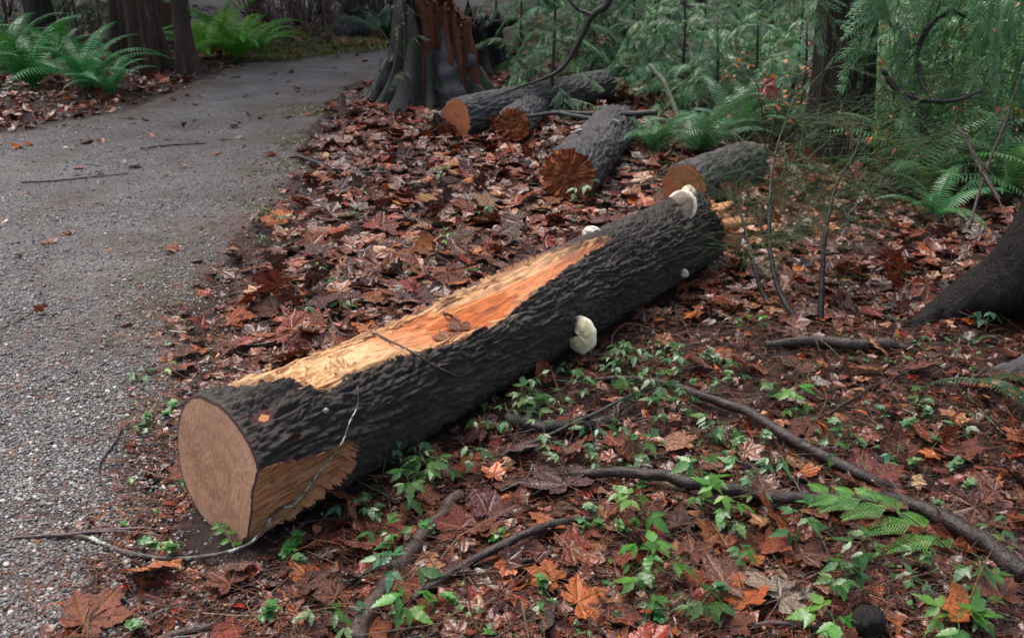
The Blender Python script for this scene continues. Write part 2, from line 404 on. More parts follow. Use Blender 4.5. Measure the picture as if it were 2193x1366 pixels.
def m_path():
    t = NT('gravel'); p = t.pos(); v = t.n('TexVoronoi'); v.inputs['Scale'].default_value = 85; t.l(p, v.inputs['Vector'])
    w = t.n('TexVoronoi'); w.inputs['Scale'].default_value = 200; t.l(p, w.inputs['Vector'])
    sp = t.n('SeparateColor'); t.l(v.outputs['Color'], sp.inputs[0]); sp2 = t.n('SeparateColor'); t.l(w.outputs['Color'], sp2.inputs[0])
    a = t.ramp(sp.outputs[0], [(0, (.04, .037, .039)), (.45, (.122, .112, .114)), (.8, (.2, .185, .18)), (1, (.36, .34, .33))])
    b = t.ramp(sp2.outputs[1], [(0, (.035, .033, .032)), (.6, (.125, .12, .117)), (1, (.26, .25, .24))])
    m = t.noise(p, 5, 4); c = t.mix(t.maprange(m, .35, .65, .2, .8), a, b)
    d = t.noise(p, 1.6, 5, .65); c = t.mix(t.maprange(d, .44, .66, 0, .75), c, (.07, .048, .038)); lp = t.noise(t.pos((.5, 1.6, 1)), 1.1, 3); c = t.mix(t.maprange(lp, .45, .62, 0, .45), c, (.062, .058, .058))
    g = t.noise(p, 1.6, 5, .7); ed = t.attr('edge')
    c = t.mix(t.math('MULTIPLY', t.maprange(g, .5, .62, 0, 1), t.math('MULTIPLY', ed, .85)), c, (.065, .075, .026))
    sp3 = t.noise(p, 30, 4, .7); c = t.mix(t.math('MULTIPLY', t.maprange(sp3, .42, .6, 0, 1), t.math('MULTIPLY', t.maprange(ed, .3, 1, 0, 1), .85)), c, (.07, .035, .025))
    c = t.mix(t.maprange(sp3, .6, .7, 0, .55), c, (.1, .052, .036)); c = t.mix(t.maprange(sp3, .3, .38, .5, 0), c, (.03, .027, .026))
    nd = t.noise(t.pos((30, 5, 1)), 5, 3, .6, 2.0); c = t.mix(t.maprange(nd, .56, .66, 0, .6), c, (.13, .055, .036))
    h = t.math('ADD', t.math('SUBTRACT', 1.0, v.outputs['Distance']), t.math('MULTIPLY', w.outputs['Distance'], -.5))
    t.set(col=c, rough=t.maprange(m, .3, .7, .35, .7), spec=.4); t.bump(h, .9, .012); return t.m
M_PATH = m_path()
def m_pebble():
    t = NT('pebble'); o = t.n('ObjectInfo'); r = o.outputs['Random']
    c = t.ramp(r, [(0, (.025, .026, .031)), (.3, (.085, .087, .096)), (.55, (.155, .147, .147)), (.72, (.12, .125, .118)), (.87, (.23, .195, .16)), (1, (.48, .46, .44))])
    n = t.noise(t.pos(), 180, 3); c = t.mix(t.maprange(n, .4, .7, 0, .45), c, (.07, .065, .06)); t.set(col=c, rough=.42, spec=.45); return t.m
M_PEBBLE = m_pebble()
def m_water():
    t = NT('pool_water'); t.t.nodes.remove(t.b); tr = t.n('BsdfTransparent'); tr.inputs[0].default_value = (.93, .82, .68, 1); gl = t.n('BsdfGlossy'); gl.inputs['Roughness'].default_value = .04
    fr = t.n('Fresnel'); fr.inputs['IOR'].default_value = 1.33; b = t.n('Bump'); b.inputs['Strength'].default_value = .9; b.inputs['Distance'].default_value = .01
    t.l(t.noise(t.pos(), 34, 2), b.inputs['Height']); t.l(b.outputs[0], fr.inputs['Normal']); t.l(b.outputs[0], gl.inputs['Normal'])
    x = t.n('MixShader'); t.l(fr.outputs[0], x.inputs[0]); t.l(tr.outputs[0], x.inputs[1]); t.l(gl.outputs[0], x.inputs[2]); t.l(x.outputs[0], t.out.inputs[0]); return t.m
M_WATER = m_water()
def m_fungus():
    t = NT('bracket_fungus'); z = t.attr('zone'); n = t.noise(t.pos(), 40, 4)
    c, r = t.objcol()
    k = t.mix(t.maprange(n, .35, .65, 0, .8), c, t.mix(1.0, c, (.62, .56, .42), 'MULTIPLY'))
    c2 = t.mix(z, k, (.78, .74, .6)); t.set(col=c2, rough=.5, spec=.3); t.bump(n, .3, .004); return t.m
M_FUNGUS = m_fungus()

# ------------------------------------------------------------------ ground and path
def axis_grid(lo, hi, c0, c1, d):
    a = list(np.arange(c0, c1, d)); s = d; x = c0
    L_ = []
    while x > lo: s *= 1.12; x -= s; L_.append(x)
    s = d; x = a[-1]; R_ = []
    while x < hi: s *= 1.12; x += s; R_.append(x)
    return np.array(L_[::-1]+a+R_)
gx = axis_grid(-75, 75, -2.2, 2.6, .028); gy = axis_grid(-30, 90, 1.2, 5.5, .028)
X, Y = np.meshgrid(gx, gy); Z = hh(X.ravel(), Y.ravel())
x_, y_ = X.ravel(), Y.ravel()
nearm = np.exp(-(np.hypot(x_, y_-2.5)/4)**2)
sdv = sdf_path(x_, y_)
Zg = Z
i = np.arange(len(gy)-1)[:, None]*len(gx); j = np.arange(len(gx)-1)
GF = np.stack([i+j, i+j+1, i+j+1+len(gx), i+j+len(gx)], -1).reshape(-1, 4)
link('forest_floor', mesh('forest_floor', np.stack([x_, y_, Zg-.004*(sdv < 0)], -1), GF, True, (M_GROUND,)), kind='structure')
keep = sdv < .45
ragged = sdv + .13*n2(x_, y_, 2.1, 4) + .06*n2(x_, y_, 7, 8)
Zp = Z + .008 - .05*sstep(-.05, .22, ragged) + .003*nearm*n2(x_, y_, 40, 2)
edge = sstep(-.95, .05, sdv+.12*n2(x_, y_, 1.9, 3)+.06*n2(x_, y_, 6., 6))
fk = keep[GF].all(1); used = np.unique(GF[fk]); rm = np.zeros(len(x_), int); rm[used] = np.arange(len(used))
link('gravel_path', mesh('gravel_path', np.stack([x_, y_, Zp], -1)[used], rm[GF[fk]], True, (M_PATH,), fl={'edge': edge[used]}), kind='structure')

# loose gravel: one stuff object, pebbles instanced on its points
def pebble_field(name, P, sc, rot):
    me = bpy.data.meshes.new(name); me.vertices.add(len(P)); me.vertices.foreach_set('co', np.asarray(P, np.float32).ravel())
    for nm, v in (('scl', sc), ('rot', rot)):
        a = me.attributes.new(nm, 'FLOAT_VECTOR', 'POINT'); a.data.foreach_set('vector', np.asarray(v, np.float32).ravel())
    o = link(name, me, kind='stuff'); md = o.modifiers.new('pebbles', 'NODES')
    g = bpy.data.node_groups.new('pebbles', 'GeometryNodeTree')
    g.interface.new_socket('Geometry', in_out='INPUT', socket_type='NodeSocketGeometry'); g.interface.new_socket('Geometry', in_out='OUTPUT', socket_type='NodeSocketGeometry')
    N = lambda k: g.nodes.new(k)
    gi, go = N('NodeGroupInput'), N('NodeGroupOutput'); ip = N('GeometryNodeInstanceOnPoints'); ic = N('GeometryNodeMeshIcoSphere'); ic.inputs['Subdivisions'].default_value = 2; ic.inputs['Radius'].default_value = 1
    sp = N('GeometryNodeSetPosition'); nz = N('ShaderNodeTexNoise'); nz.inputs['Scale'].default_value = 1.1
    sub = N('ShaderNodeVectorMath'); sub.operation = 'SUBTRACT'; sub.inputs[1].default_value = (.5, .5, .5)
    mu = N('ShaderNodeVectorMath'); mu.operation = 'SCALE'; mu.inputs['Scale'].default_value = 1.0
    sm = N('GeometryNodeSetMaterial'); sm.inputs['Material'].default_value = M_PEBBLE
    a1, a2 = N('GeometryNodeInputNamedAttribute'), N('GeometryNodeInputNamedAttribute')
    for a, nm in ((a1, 'scl'), (a2, 'rot')): a.data_type = 'FLOAT_VECTOR'; a.inputs['Name'].default_value = nm
    L = g.links.new
    L(gi.outputs[0], ip.inputs['Points']); L(ic.outputs[0], sp.inputs['Geometry']); L(nz.outputs['Color'], sub.inputs[0]); L(sub.outputs[0], mu.inputs[0]); L(mu.outputs[0], sp.inputs['Offset'])
    L(sp.outputs[0], sm.inputs['Geometry']); L(sm.outputs[0], ip.inputs['Instance']); L(a1.outputs['Attribute'], ip.inputs['Scale']); L(a2.outputs['Attribute'], ip.inputs['Rotation'])
    L(ip.outputs[0], go.inputs[0]); md.node_group = g
    return o
n = 225000
t_ = rng.random(n)**1.35
py_ = 1500 - t_*1260; px_ = rng.random(n)*1250-400
d_ = np.stack([(px_-1096.5)/FPX, math.cos(PITCH)+_up[1]*(683-py_)/FPX, -math.sin(PITCH)+_up[2]*(683-py_)/FPX], -1)
q_ = d_*(-CAM_H/d_[:, 2])[:, None]
sdp = sdf_path(q_[:, 0], q_[:, 1]); rg = sdp+.13*n2(q_[:, 0], q_[:, 1], 2.1, 4)+.06*n2(q_[:, 0], q_[:, 1], 7, 8)
prob = np.where(rg < -.02, 1.0, np.exp(-(rg+.02)/.12)*.6)*(.35+.65*sstep(-.2, .25, n2(q_[:, 0], q_[:, 1], 1.7, 11)))
k_ = rng.random(n) < prob; q_ = q_[k_]; rg = rg[k_]
sz = .0026*np.exp(rng.normal(size=len(q_))*.42); sz = np.clip(sz, .0012, .0085)*(1+.03*np.clip(q_[:, 1]-2, 0, 5))
q_[:, 2] = hh(q_[:, 0], q_[:, 1])+.008-.02*sstep(-.05, .1, rg)*(rg < .05)+sz*.3
scl = sz[:, None]*np.stack([1+.5*rng.random(len(q_)), 1+.2*rng.random(len(q_)), .65+.3*rng.random(len(q_))], -1)
rot = np.stack([rng.normal(size=len(q_))*.3, rng.normal(size=len(q_))*.3, rng.random(len(q_))*6.28], -1)
pebble_field('gravel', q_, scl, rot)

# ------------------------------------------------------------------ the fallen log
x1, y1, r1, x2, y2, r2 = -.7713, 2.0456, .2045, .9054, 4.2504, .1765
LA = np.array([x1, y1, r1-.012]); LB = np.array([x2, y2, r2-.006]); LL = np.linalg.norm(LB-LA)
la = (LB-LA)/LL; ls = np.cross(la, [0, 0, 1]); ls /= np.linalg.norm(ls); lu = np.cross(ls, la)
def lr(u): return r1+(r2-r1)*np.clip(u/LL, -.1, 1.1)
def lpt(u, s, z):          # log coordinates: metres along, sideways and up in units of the radius
    r = lr(np.asarray(u)); return LA+np.asarray(u)[..., None]*la+(r*s)[..., None]*ls+(r*z)[..., None]*lu
NU, NTH = 640, 340
us = np.linspace(-.0, LL, NU); th = np.linspace(-PI, PI, NTH, endpoint=False)+RAD(-90)
th = (th+PI) % (2*PI)-PI; th = np.sort(th)
UU, TT = np.meshgrid(us, th, indexing='ij')
# profile of the torn-out trough: stations along the log, five knots each across (front border ... back border)
ST = np.array([.05, .12, .2, .25, .29, .38, .6, .8, .97, 1.04, 1.3, 1.55, 1.75, 1.89])
PR = np.array([
 [(-.48, .88), (-.56, .82), (-.64, .76), (-.7, .7), (-.78, .62)],
 [(-.08, .97), (-.25, .93), (-.42, .86), (-.6, .75), (-.8, .58)],
 [(.1, .96), (-.1, .93), (-.35, .86), (-.58, .73), (-.8, .55)],
 [(.4, .9), (.12, .82), (-.12, .74), (-.42, .75), (-.8, .54)],
 [(.59, .81), (.4, .74), (.02, .60), (-.36, .73), (-.8, .54)],
 [(.5, .87), (.4, .8), (.05, .73), (-.4, .68), (-.8, .54)],
 [(.63, .78), (.5, .7), (.05, .66), (-.4, .64), (-.78, .56)],
 [(.72, .69), (.58, .55), (.1, .53), (-.4, .57), (-.78, .54)],
 [(.74, .67), (.6, .51), (.15, .47), (-.38, .52), (-.78, .5)],
 [(.72, .69), (.6, .52), (.12, .48), (-.42, .5), (-.7, .64)],
 [(.6, .8), (.46, .64), (.06, .56), (-.34, .56), (-.6, .72)],
 [(.41, .91), (.3, .74), (.02, .64), (-.26, .64), (-.5, .79)],
 [(.34, .94), (.25, .82), (.04, .76), (-.16, .79), (-.36, .9)],
 [(.28, .96), (.25, .95), (.22, .95), (.18, .96), (.12, .985)]])
thF = np.arctan2(PR[:, 0, 1], PR[:, 0, 0]); thB = np.arctan2(PR[:, 4, 1], PR[:, 4, 0])
jag = lambda u, sd, hf=1.0: .06*perlin(np.stack([u*9, u*0+sd, u*0], -1))+hf*(.05*perlin(np.stack([u*34, u*0+sd+5, u*0], -1))+.03*perlin(np.stack([u*80, u*0+sd+9, u*0], -1)))
fF = np.interp(UU, ST, thF)+jag(UU, 1.3); fB = np.interp(UU, ST, thB)-.7*jag(UU, 7.7, .12)
tt = (TT-fF)/np.maximum(fB-fF, 1e-4)
inw = (tt > 0) & (tt < 1) & (UU > ST[0]) & (UU < ST[-1]) & (fB > fF)
# lower torn patch at the sawn end (facing the camera), bark missing
LPU = np.array([-.1, .0, .109, .2, .29, .315]); LPT = np.radians([24, 22, 15, 12, 8, -4]); LPB = np.radians([-62, -60, -55, -42, -26, -12])
pT = np.interp(UU, LPU, LPT)+.8*jag(UU, 21., .35); pB = np.interp(UU, LPU, LPB)+.8*jag(UU, 27., .1)
inp = (TT < pT) & (TT > pB) & (UU < .305+.05*perlin(np.stack([TT*9, TT*0, TT*0], -1))+.012*perlin(np.stack([TT*17, TT*0, TT*0], -1)))
infar = (UU > LL-.075-.07*perlin(np.stack([TT*5, TT*0+4, TT*0], -1))-.03*perlin(np.stack([TT*18, TT*0+4, TT*0], -1))) & (TT > RAD(-5)) & (TT < RAD(72)+.1*perlin(np.stack([UU*40, TT*0, TT*0], -1)))
# bark relief
arc = TT*.19
warp = .02*fbm(np.stack([UU*3, np.cos(TT)*1.3, np.sin(TT)*1.3], -1), 2)
cx, cy = np.cos(TT)*.19, np.sin(TT)*.19
def ridged(su, sc, sd):
    q = np.stack([UU*su+sd, (cx+warp)*sc, (cy+warp)*sc], -1)
    return 1-np.abs(perlin(q))*2.0
tw = arc+UU*.05
def ridged2(su, sc, sd):
    q = np.stack([UU*su+sd, (tw+warp*1.6)*sc, np.zeros_like(UU)+sd], -1)
    return np.abs(perlin(q))
rel = .006*(sstep(.02, .3, ridged2(1.7, 26, 2.))-.8)+.009*(sstep(.0, .22, ridged2(4.2, 44, 6.))-.8)+.008*(sstep(0, .25, ridged2(9, 58, 11.))-.7)+.007*(sstep(0, .3, ridged2(22, 40, 15.))-.7)+.004*fbm(np.stack([UU*16, cx*60, cy*60], -1), 3)
spot_d = np.sqrt(((UU-.075)/.034)**2+((TT-RAD(57))*.2/.02)**2)+.35*perlin(np.stack([UU*40, TT*8, TT*0], -1))
spot_d2 = np.sqrt(((UU-.125)/.02)**2+((TT-RAD(31))*.2/.011)**2)+.4*perlin(np.stack([UU*50, TT*9, TT*0+2], -1))
spotm = np.maximum(sstep(1.15, .85, spot_d), sstep(1.15, .85, spot_d2))
rel = rel*(1-spotm)-.008*spotm
rel = rel*sstep(-.01, .035, UU)+sstep(.15, 0, UU)*.010*perlin(np.stack([np.cos(TT)*1.3, np.sin(TT)*1.3, UU*2+6], -1))
R0 = lr(UU)
Rb = R0+rel+.006*fbm(np.stack([UU*2, cx*7, cy*7], -1), 2)
sx, sz_ = Rb*np.cos(TT)/R0, Rb*np.sin(TT)/R0
# wood positions
ktt = np.clip(tt, 0, 1)*4; ki = np.minimum(ktt.astype(int), 3); kf = ktt-ki
Kx = np.stack([np.interp(UU, ST, PR[:, k, 0]) for k in range(5)], -1); Kz = np.stack([np.interp(UU, ST, PR[:, k, 1]) for k in range(5)], -1)
take = lambda K, i_: np.take_along_axis(K, i_[..., None], -1)[..., 0]
# front/back border knots follow the jagged border
Kx[..., 0] = .94*np.cos(fF); Kz[..., 0] = .94*np.sin(fF)
wx = take(Kx, ki)*(1-kf)+take(Kx, ki+1)*kf; wz = take(Kz, ki)*(1-kf)+take(Kz, ki+1)*kf
fib = .022*perlin(np.stack([UU*5, wx*16, wz*4], -1))+.02*perlin(np.stack([UU*9, wx*15, wz*6], -1))+.03*perlin(np.stack([UU*9, wx*6, wz*0+2], -1))
tq_ = np.clip(tt, 0, 1)*1.5
fib = fib+.05*np.minimum(0, perlin(np.stack([UU*3.2, tq_*7, wx*0+11], -1))+.12)+.05*(np.abs(perlin(np.stack([UU*3.0, tq_*9, wx*0+13], -1)))-.2)+.075*(np.floor(4*perlin(np.stack([UU*1.8, tq_*5+.4*perlin(np.stack([UU*12, tq_*5, wx*0], -1)), wx*0+23], -1)))/4)+.018*perlin(np.stack([UU*28, tq_*13, wx*0+3], -1))
bord = np.minimum(sstep(0, .1, tt), sstep(0, .1, 1-tt))
rough_end = sstep(.75, .35, UU)
wz = wz+fib*(.6+.9*rough_end)*(.3+.7*bord)
sx = np.where(inw, wx, sx); sz_ = np.where(inw, wz, sz_)
# lower patch: flat chord set back from the bark with long fibres
px0, pz0 = np.cos(TT), np.sin(TT)
chord = .80/np.maximum(np.cos(TT+RAD(16)), .45)
rp = np.minimum(.955, chord*.98)-.05*sstep(.25, .0, UU)*np.exp(-((TT-RAD(2))/.3)**2)
fib2 = .04*perlin(np.stack([UU*5, TT*9, TT*0+3], -1))+.05*(np.abs(perlin(np.stack([UU*4, TT*14, TT*0+8], -1)))-.2)+.06*np.floor(3*perlin(np.stack([UU*3, TT*7, TT*0+18], -1)))/3+.02*perlin(np.stack([UU*22, TT*14, TT*0+1], -1))
rp = rp+fib2*(.25+.75*sstep(0, .06, UU))
def blur(M, n=6):
    M = M.astype(float)
    for _ in range(n):
        M = (M+np.roll(M, 1, 1)+np.roll(M, -1, 1))/3; P_ = np.pad(M, ((1, 1), (0, 0)), 'edge'); M = (P_[:-2]+P_[1:-1]+P_[2:])/3
    return M
bl = sstep(.42, .98, blur(inp, 10)); bl = np.where(TT > pT-.12, np.maximum(bl, sstep(0, .03, pT-TT)), bl)
rp = rp*bl+np.minimum(Rb/R0, .99)*(1-bl)
sx = np.where(inp, rp*np.cos(TT), sx); sz_ = np.where(inp, rp*np.sin(TT), sz_)
rfar = .93+.05*perlin(np.stack([UU*8, TT*14, TT*0+6], -1)); sx = np.where(infar, rfar*np.cos(TT), sx); sz_ = np.where(infar, rfar*np.sin(TT), sz_)
# the saw cut at the near end is slightly askew, the far end is broken
skew0 = R0*(-.06*sx+.08*sz_); skew1 = -.13*R0*sx+.03*R0*perlin(np.stack([TT*6, TT*0, TT*0], -1))+.05*R0*perlin(np.stack([TT*17, TT*0, TT*0], -1))
Ueff = UU+skew0*np.clip(1-UU/.15, 0, 1)+skew1*sstep(LL-.15, LL, UU)
LV = LA+Ueff[..., None]*la+(R0*sx)[..., None]*ls+(R0*sz_)[..., None]*lu
vid = np.arange(NU*NTH).reshape(NU, NTH); j2 = (np.arange(NTH)+1) % NTH
LF = np.stack([vid[:-1], vid[1:], vid[1:][:, j2], vid[:-1][:, j2]], -1).reshape(-1, 4)
spotw = (np.sqrt(((UU-.078)/.016)**2+((TT-RAD(56))*.2/.009)**2)+.3*perlin(np.stack([UU*70, TT*12, TT*0+1], -1))) < 1
woodv = (inw | inp | spotw | infar).ravel()
nf = woodv[LF].sum(1); fw_ = nf >= 2
def blur(M, n=6):
    M = M.astype(float)
    for _ in range(n):
        M = (M+np.roll(M, 1, 1)+np.roll(M, -1, 1))/3; P_ = np.pad(M, ((1, 1), (0, 0)), 'edge'); M = (P_[:-2]+P_[1:-1]+P_[2:])/3
    return M
inner = sstep(.12, .5, blur(inw | inp, 11))*sstep(-.25, .3, perlin(np.stack([UU*8, cx*14, cy*14], -1))+.1)*(UU < 1.6)
inner = np.maximum(inner, spotm)
tone = np.where(inw, sstep(.42, .85, UU+.12*perlin(np.stack([UU*6, wx*3, wx*0], -1))), .72+.4*perlin(np.stack([UU*7, TT*5, TT*0+2], -1)))
tone = np.where(inw & (tt > .72) & (UU > .95), tone*.25, tone)
stain = np.where(inw, .9*sstep(1.5, 1.8, UU)*sstep(-.2, .3, perlin(np.stack([UU*6, wx*9, wx*0], -1))+.2)+.5*sstep(.2, .5, perlin(np.stack([UU*16, wx*11, wx*0+4], -1))), .22*sstep(.05, .4, perlin(np.stack([UU*9, TT*6, TT*0+4], -1))))
uvL = np.stack([UU.ravel(), tw.ravel()], -1); uvW = np.stack([UU.ravel(), np.where(inw, np.clip(tt, 0, 1)*.3, arc).ravel()], -1)
fallen = thing('fallen_log', 'large dark fallen log with its top torn open to orange wood beside the path', 'log', (0, 0, 0))
def submesh(name, F, uvs, m, fl):
    u_ = np.unique(F); r_ = np.zeros(NU*NTH, int); r_[u_] = np.arange(len(u_))
    return mesh(name, LV.reshape(-1, 3)[u_], r_[F], True, (m,), uv=uvs[u_], fl={k: v.ravel()[u_] for k, v in fl.items()})
link('bark', submesh('bark', LF[~fw_], uvL, M_LOGBARK, {'inner': inner}), fallen)
ccol = LF.reshape(NU-1, NTH, 4)
top_face = np.zeros(NU*NTH, bool); top_face[inw.ravel()] = True
ft = top_face[LF].sum(1) >= 2
link('torn_wood', submesh('torn_wood', LF[fw_ & ft], uvW, M_WOOD, {'tone': tone, 'stain': stain}), fallen)
spf = spotw.ravel()[LF].sum(1) >= 2
link('bare_spot', submesh('bare_spot', LF[fw_ & spf], uvW, M_WOOD, {'tone': tone, 'stain': stain}), fallen)
far_f = infar.ravel()[LF].sum(1) >= 2
link('torn_wood', submesh('torn_wood', LF[fw_ & far_f], uvW, M_WOOD, {'tone': tone, 'stain': stain*0}), fallen)['label'] = 'strip of bare wood at the broken far end'
link('torn_wood', submesh('torn_wood', LF[fw_ & ~ft & ~spf & ~far_f], uvW, M_WOOD, {'tone': tone, 'stain': stain}), fallen)['label'] = 'lower patch of bare wood at the sawn end'
# sawn face: rings of the outline shrunk to the pith
def end_face(ring, centre, a_dir, s_dir, u_dir, nr=14, rough=0.0, seed=0, inset=0.0):
    k = len(ring); V = []; 
    for q in range(nr):
        f = 1-q/nr; P_ = centre+(ring-centre)*f
        if rough:
            w_ = np.sin(min(1, q/2.0)*PI/2); P_ = P_+a_dir*(rough*w_*(fbm(P_*9+seed, 3)*1.6+.6*perlin(P_*40+seed)))[:, None]
        V.append(P_)
    V.append(centre[None]+a_dir*(0 if not rough else rough*.3)); V = np.concatenate(V)
    F = []; jj = np.arange(k); jn = (jj+1) % k
    for q in range(nr-1): F.append(np.stack([q*k+jj, q*k+jn, (q+1)*k+jn, (q+1)*k+jj], -1))
    F = np.concatenate(F+[np.stack([(nr-1)*k+jj, (nr-1)*k+jn, np.full(k, nr*k), np.full(k, nr*k)], -1)])
    d = V-centre; return V, tri(F), np.stack([d @ s_dir, d @ u_dir], -1)
ring = LV[0]-la*.0005
cen = ring.mean(0)
rim_in = cen+(ring-cen)*.955
V_, F_, uv_ = end_face(rim_in-la*.002, cen-la*.002, la, ls, lu)
link('sawn_face', mesh('sawn_face', V_, F_, True, (M_CUT,), uv=uv_), fallen)
k = NTH; jj = np.arange(k); jn = (jj+1) % k
RF = np.stack([jj, jn, k+jn, k+jj], -1)
barkrim = ~((inp | inw)[0])
link('bark_rim', mesh('bark_rim', np.vstack([ring, rim_in-la*.002]), RF, True, (M_LOGBARK,), uv=np.zeros((2*k, 2)), fl={'inner': np.full(2*k, .5)}), fallen)
ringf = LV[-1]; cf = ringf.mean(0)
V_, F_, uv_ = end_face(ringf, cf, la, ls, lu, 14, .05, 3)
link('broken_end', mesh('broken_end', V_, F_, False, (M_WOOD,), uv=uv_*np.array([1, .2]), fl={'tone': np.full(len(V_), .35), 'stain': np.zeros(len(V_))}), fallen)
# splintered slabs standing out of the broken far end
def slab(name, p0, d0, w, th_, L, seed, parent, m=M_WOOD, up=lu, tip=.35):
    k = 9; n_ = 8; t = np.linspace(0, 1, k); s = np.linspace(-1, 1, n_)
    d0 = np.asarray(d0, float); d0 /= np.linalg.norm(d0); sd_ = np.cross(d0, up); sd_ /= np.linalg.norm(sd_); nu = np.cross(sd_, d0)
    T_, Q_ = np.meshgrid(t, s, indexing='ij'); ln = L*(1-.45*np.abs(perlin(np.stack([Q_*2.3+seed, Q_*0, Q_*0], -1)))*1.4)
    wid = w*(1-(1-tip)*T_**1.6); base = p0+(T_*ln)[..., None]*d0+(Q_*wid)[..., None]*sd_
    bump_ = .35*th_*perlin(np.stack([T_*2, Q_*3+seed, Q_*0], -1))
    A_ = base+((th_*(1-.7*T_)+bump_)*(1-.3*Q_**2))[..., None]*nu; B_ = base-((th_*(1-.7*T_)-bump_)*.6)[..., None]*nu
    V = np.concatenate([A_.reshape(-1, 3), B_.reshape(-1, 3)]); g_ = np.arange(k*n_).reshape(k, n_); o_ = k*n_
    q1 = np.stack([g_[:-1, :-1], g_[1:, :-1], g_[1:, 1:], g_[:-1, 1:]], -1).reshape(-1, 4)
    F = [q1, q1[:, ::-1]+o_]
    for e_ in (g_[0], g_[-1], g_[:, 0], g_[:, -1]): F.append(np.stack([e_[:-1], e_[1:], e_[1:]+o_, e_[:-1]+o_], -1))
    return link(name, mesh(name, V, np.concatenate(F), True, (m,), uv=np.tile(np.stack([(T_*L).ravel(), (Q_*w).ravel()], -1), (2, 1)), fl={'tone': np.full(len(V), .6), 'stain': np.full(len(V), .0)}), parent)
for s_a, s_z, dv, w_, t_h, l_, sd_ in ((.62, .25, la*.55+ls*.75+lu*.12, .055, .034, .2, 1.), (.75, -.15, la*.7+ls*.55-lu*.12, .045, .026, .11, 5.), (.5, .62, la*.9+lu*.1+ls*.2, .04, .018, .17, 9.), (-.2, .8, la*.9+ls*.1, .04, .014, .13, 12.), (.85, .05, la*.5+ls*.8-lu*.1, .03, .016, .12, 15.), (.2, .2, la, .06, .03, .16, 18.)):
    slab('splinter_slab', lpt(np.array(LL-.05), s_a, s_z), dv, w_, t_h, l_, sd_, fallen)
# fibres torn loose along the opening
mb = MB()
def sliver(p, d, L, w, c, lift):
    d = d/np.linalg.norm(d); s_ = np.cross(d, [0, 0, 1]); s_ /= np.linalg.norm(s_)+1e-9
    a, b = p-s_*w, p+s_*w; m1 = p+d*L*.55+np.array([0, 0, lift*.35]); e_ = p+d*L+np.array([0, 0, lift])
    nz = np.array([0, 0, w*1.2])
    mb.add([a, b, p+nz, m1-s_*w*.7, m1+s_*w*.7, m1+nz, e_], [(0, 3, 5), (0, 5, 2), (2, 5, 4), (2, 4, 1), (3, 6, 5), (5, 6, 4)], c)
iw = np.argwhere(inw)
for q in range(620):
    if q < 380:
        cand = iw[rng.integers(len(iw))]; uu_, t_2 = UU[tuple(cand)], tt[tuple(cand)]
        if q < 240 and uu_ > .62: continue
    else:
        ui = rng.integers(int(.08*NU/LL), int(1.7*NU/LL)); row = np.nonzero(inw[ui])[0]
        if len(row) < 8: continue
        cand = (ui, row[rng.integers(0, 5)] if rng.random() < .6 else row[-1-rng.integers(0, 6)]); uu_, t_2 = UU[cand], tt[cand]
    p = LV[tuple(cand)]
    d = la*rng.choice([-1, 1])+ls*rng.normal()*.35+lu*abs(rng.normal())*.12
    pale = np.array([.72, .45, .2]) if uu_ < .7 or t_2 > .8 else np.array([.6, .28, .12])
    L_ = rng.uniform(.012, .045)*(1.3 if uu_ < .7 else .8)
    sliver(p+np.array([0, 0, .002]), d, L_, rng.uniform(.0006, .0017), pale*rng.uniform(.45, 1.1), rng.uniform(0, .012)*(1.6 if uu_ < .6 else .6))
pit = np.argwhere(inw & (UU > .24) & (UU < .46) & (tt > .2) & (tt < .7))
for q in range(170):
    cand = tuple(pit[rng.integers(len(pit))]); d = np.array([rng.normal(), rng.normal(), .25*abs(rng.normal())+.1])
    sliver(LV[cand]+np.array([0, 0, .002]), d, rng.uniform(.012, .05), rng.uniform(.0008, .0026), np.array([.8, .5, .23])*rng.uniform(.4, 1.15), rng.uniform(.004, .018))
for q in range(110):
    ui = rng.integers(int(.1*NU/LL), int(1.3*NU/LL)); row = np.nonzero(inw[ui])[0]
    if len(row) < 12: continue
    j_ = row[rng.integers(2, 9)] if q % 2 else row[-1-rng.integers(2, 9)]
    sliver(LV[ui, j_]+np.array([0, 0, .003]), la*rng.choice([-1, 1])+ls*rng.normal()*.12+lu*.06, rng.uniform(.04, .1), rng.uniform(.0022, .0055), np.array([.78, .46, .21])*rng.uniform(.45, 1.15), rng.uniform(0, .012))
ip = np.argwhere(inp)
for q in range(170):
    cand = tuple(ip[rng.integers(len(ip))]); nrm = np.cos(TT[cand])*ls+np.sin(TT[cand])*lu
    if UU[cand] > .26: d = -la+lu*rng.normal()*.1+nrm*.03
    elif UU[cand] < .05: d = la+lu*rng.normal()*.1
    else: d = la*rng.choice([-1, 1])+lu*rng.normal()*.12+nrm*abs(rng.normal())*.1
    sliver(LV[cand]+nrm*.003, d, rng.uniform(.015, .07), rng.uniform(.001, .0025), np.array([.66, .36, .14])*rng.uniform(.5, 1.15), rng.uniform(-.004, .006))
link('splinters', mb.mesh('splinters', M_SPLINTER), fallen, kind='stuff')
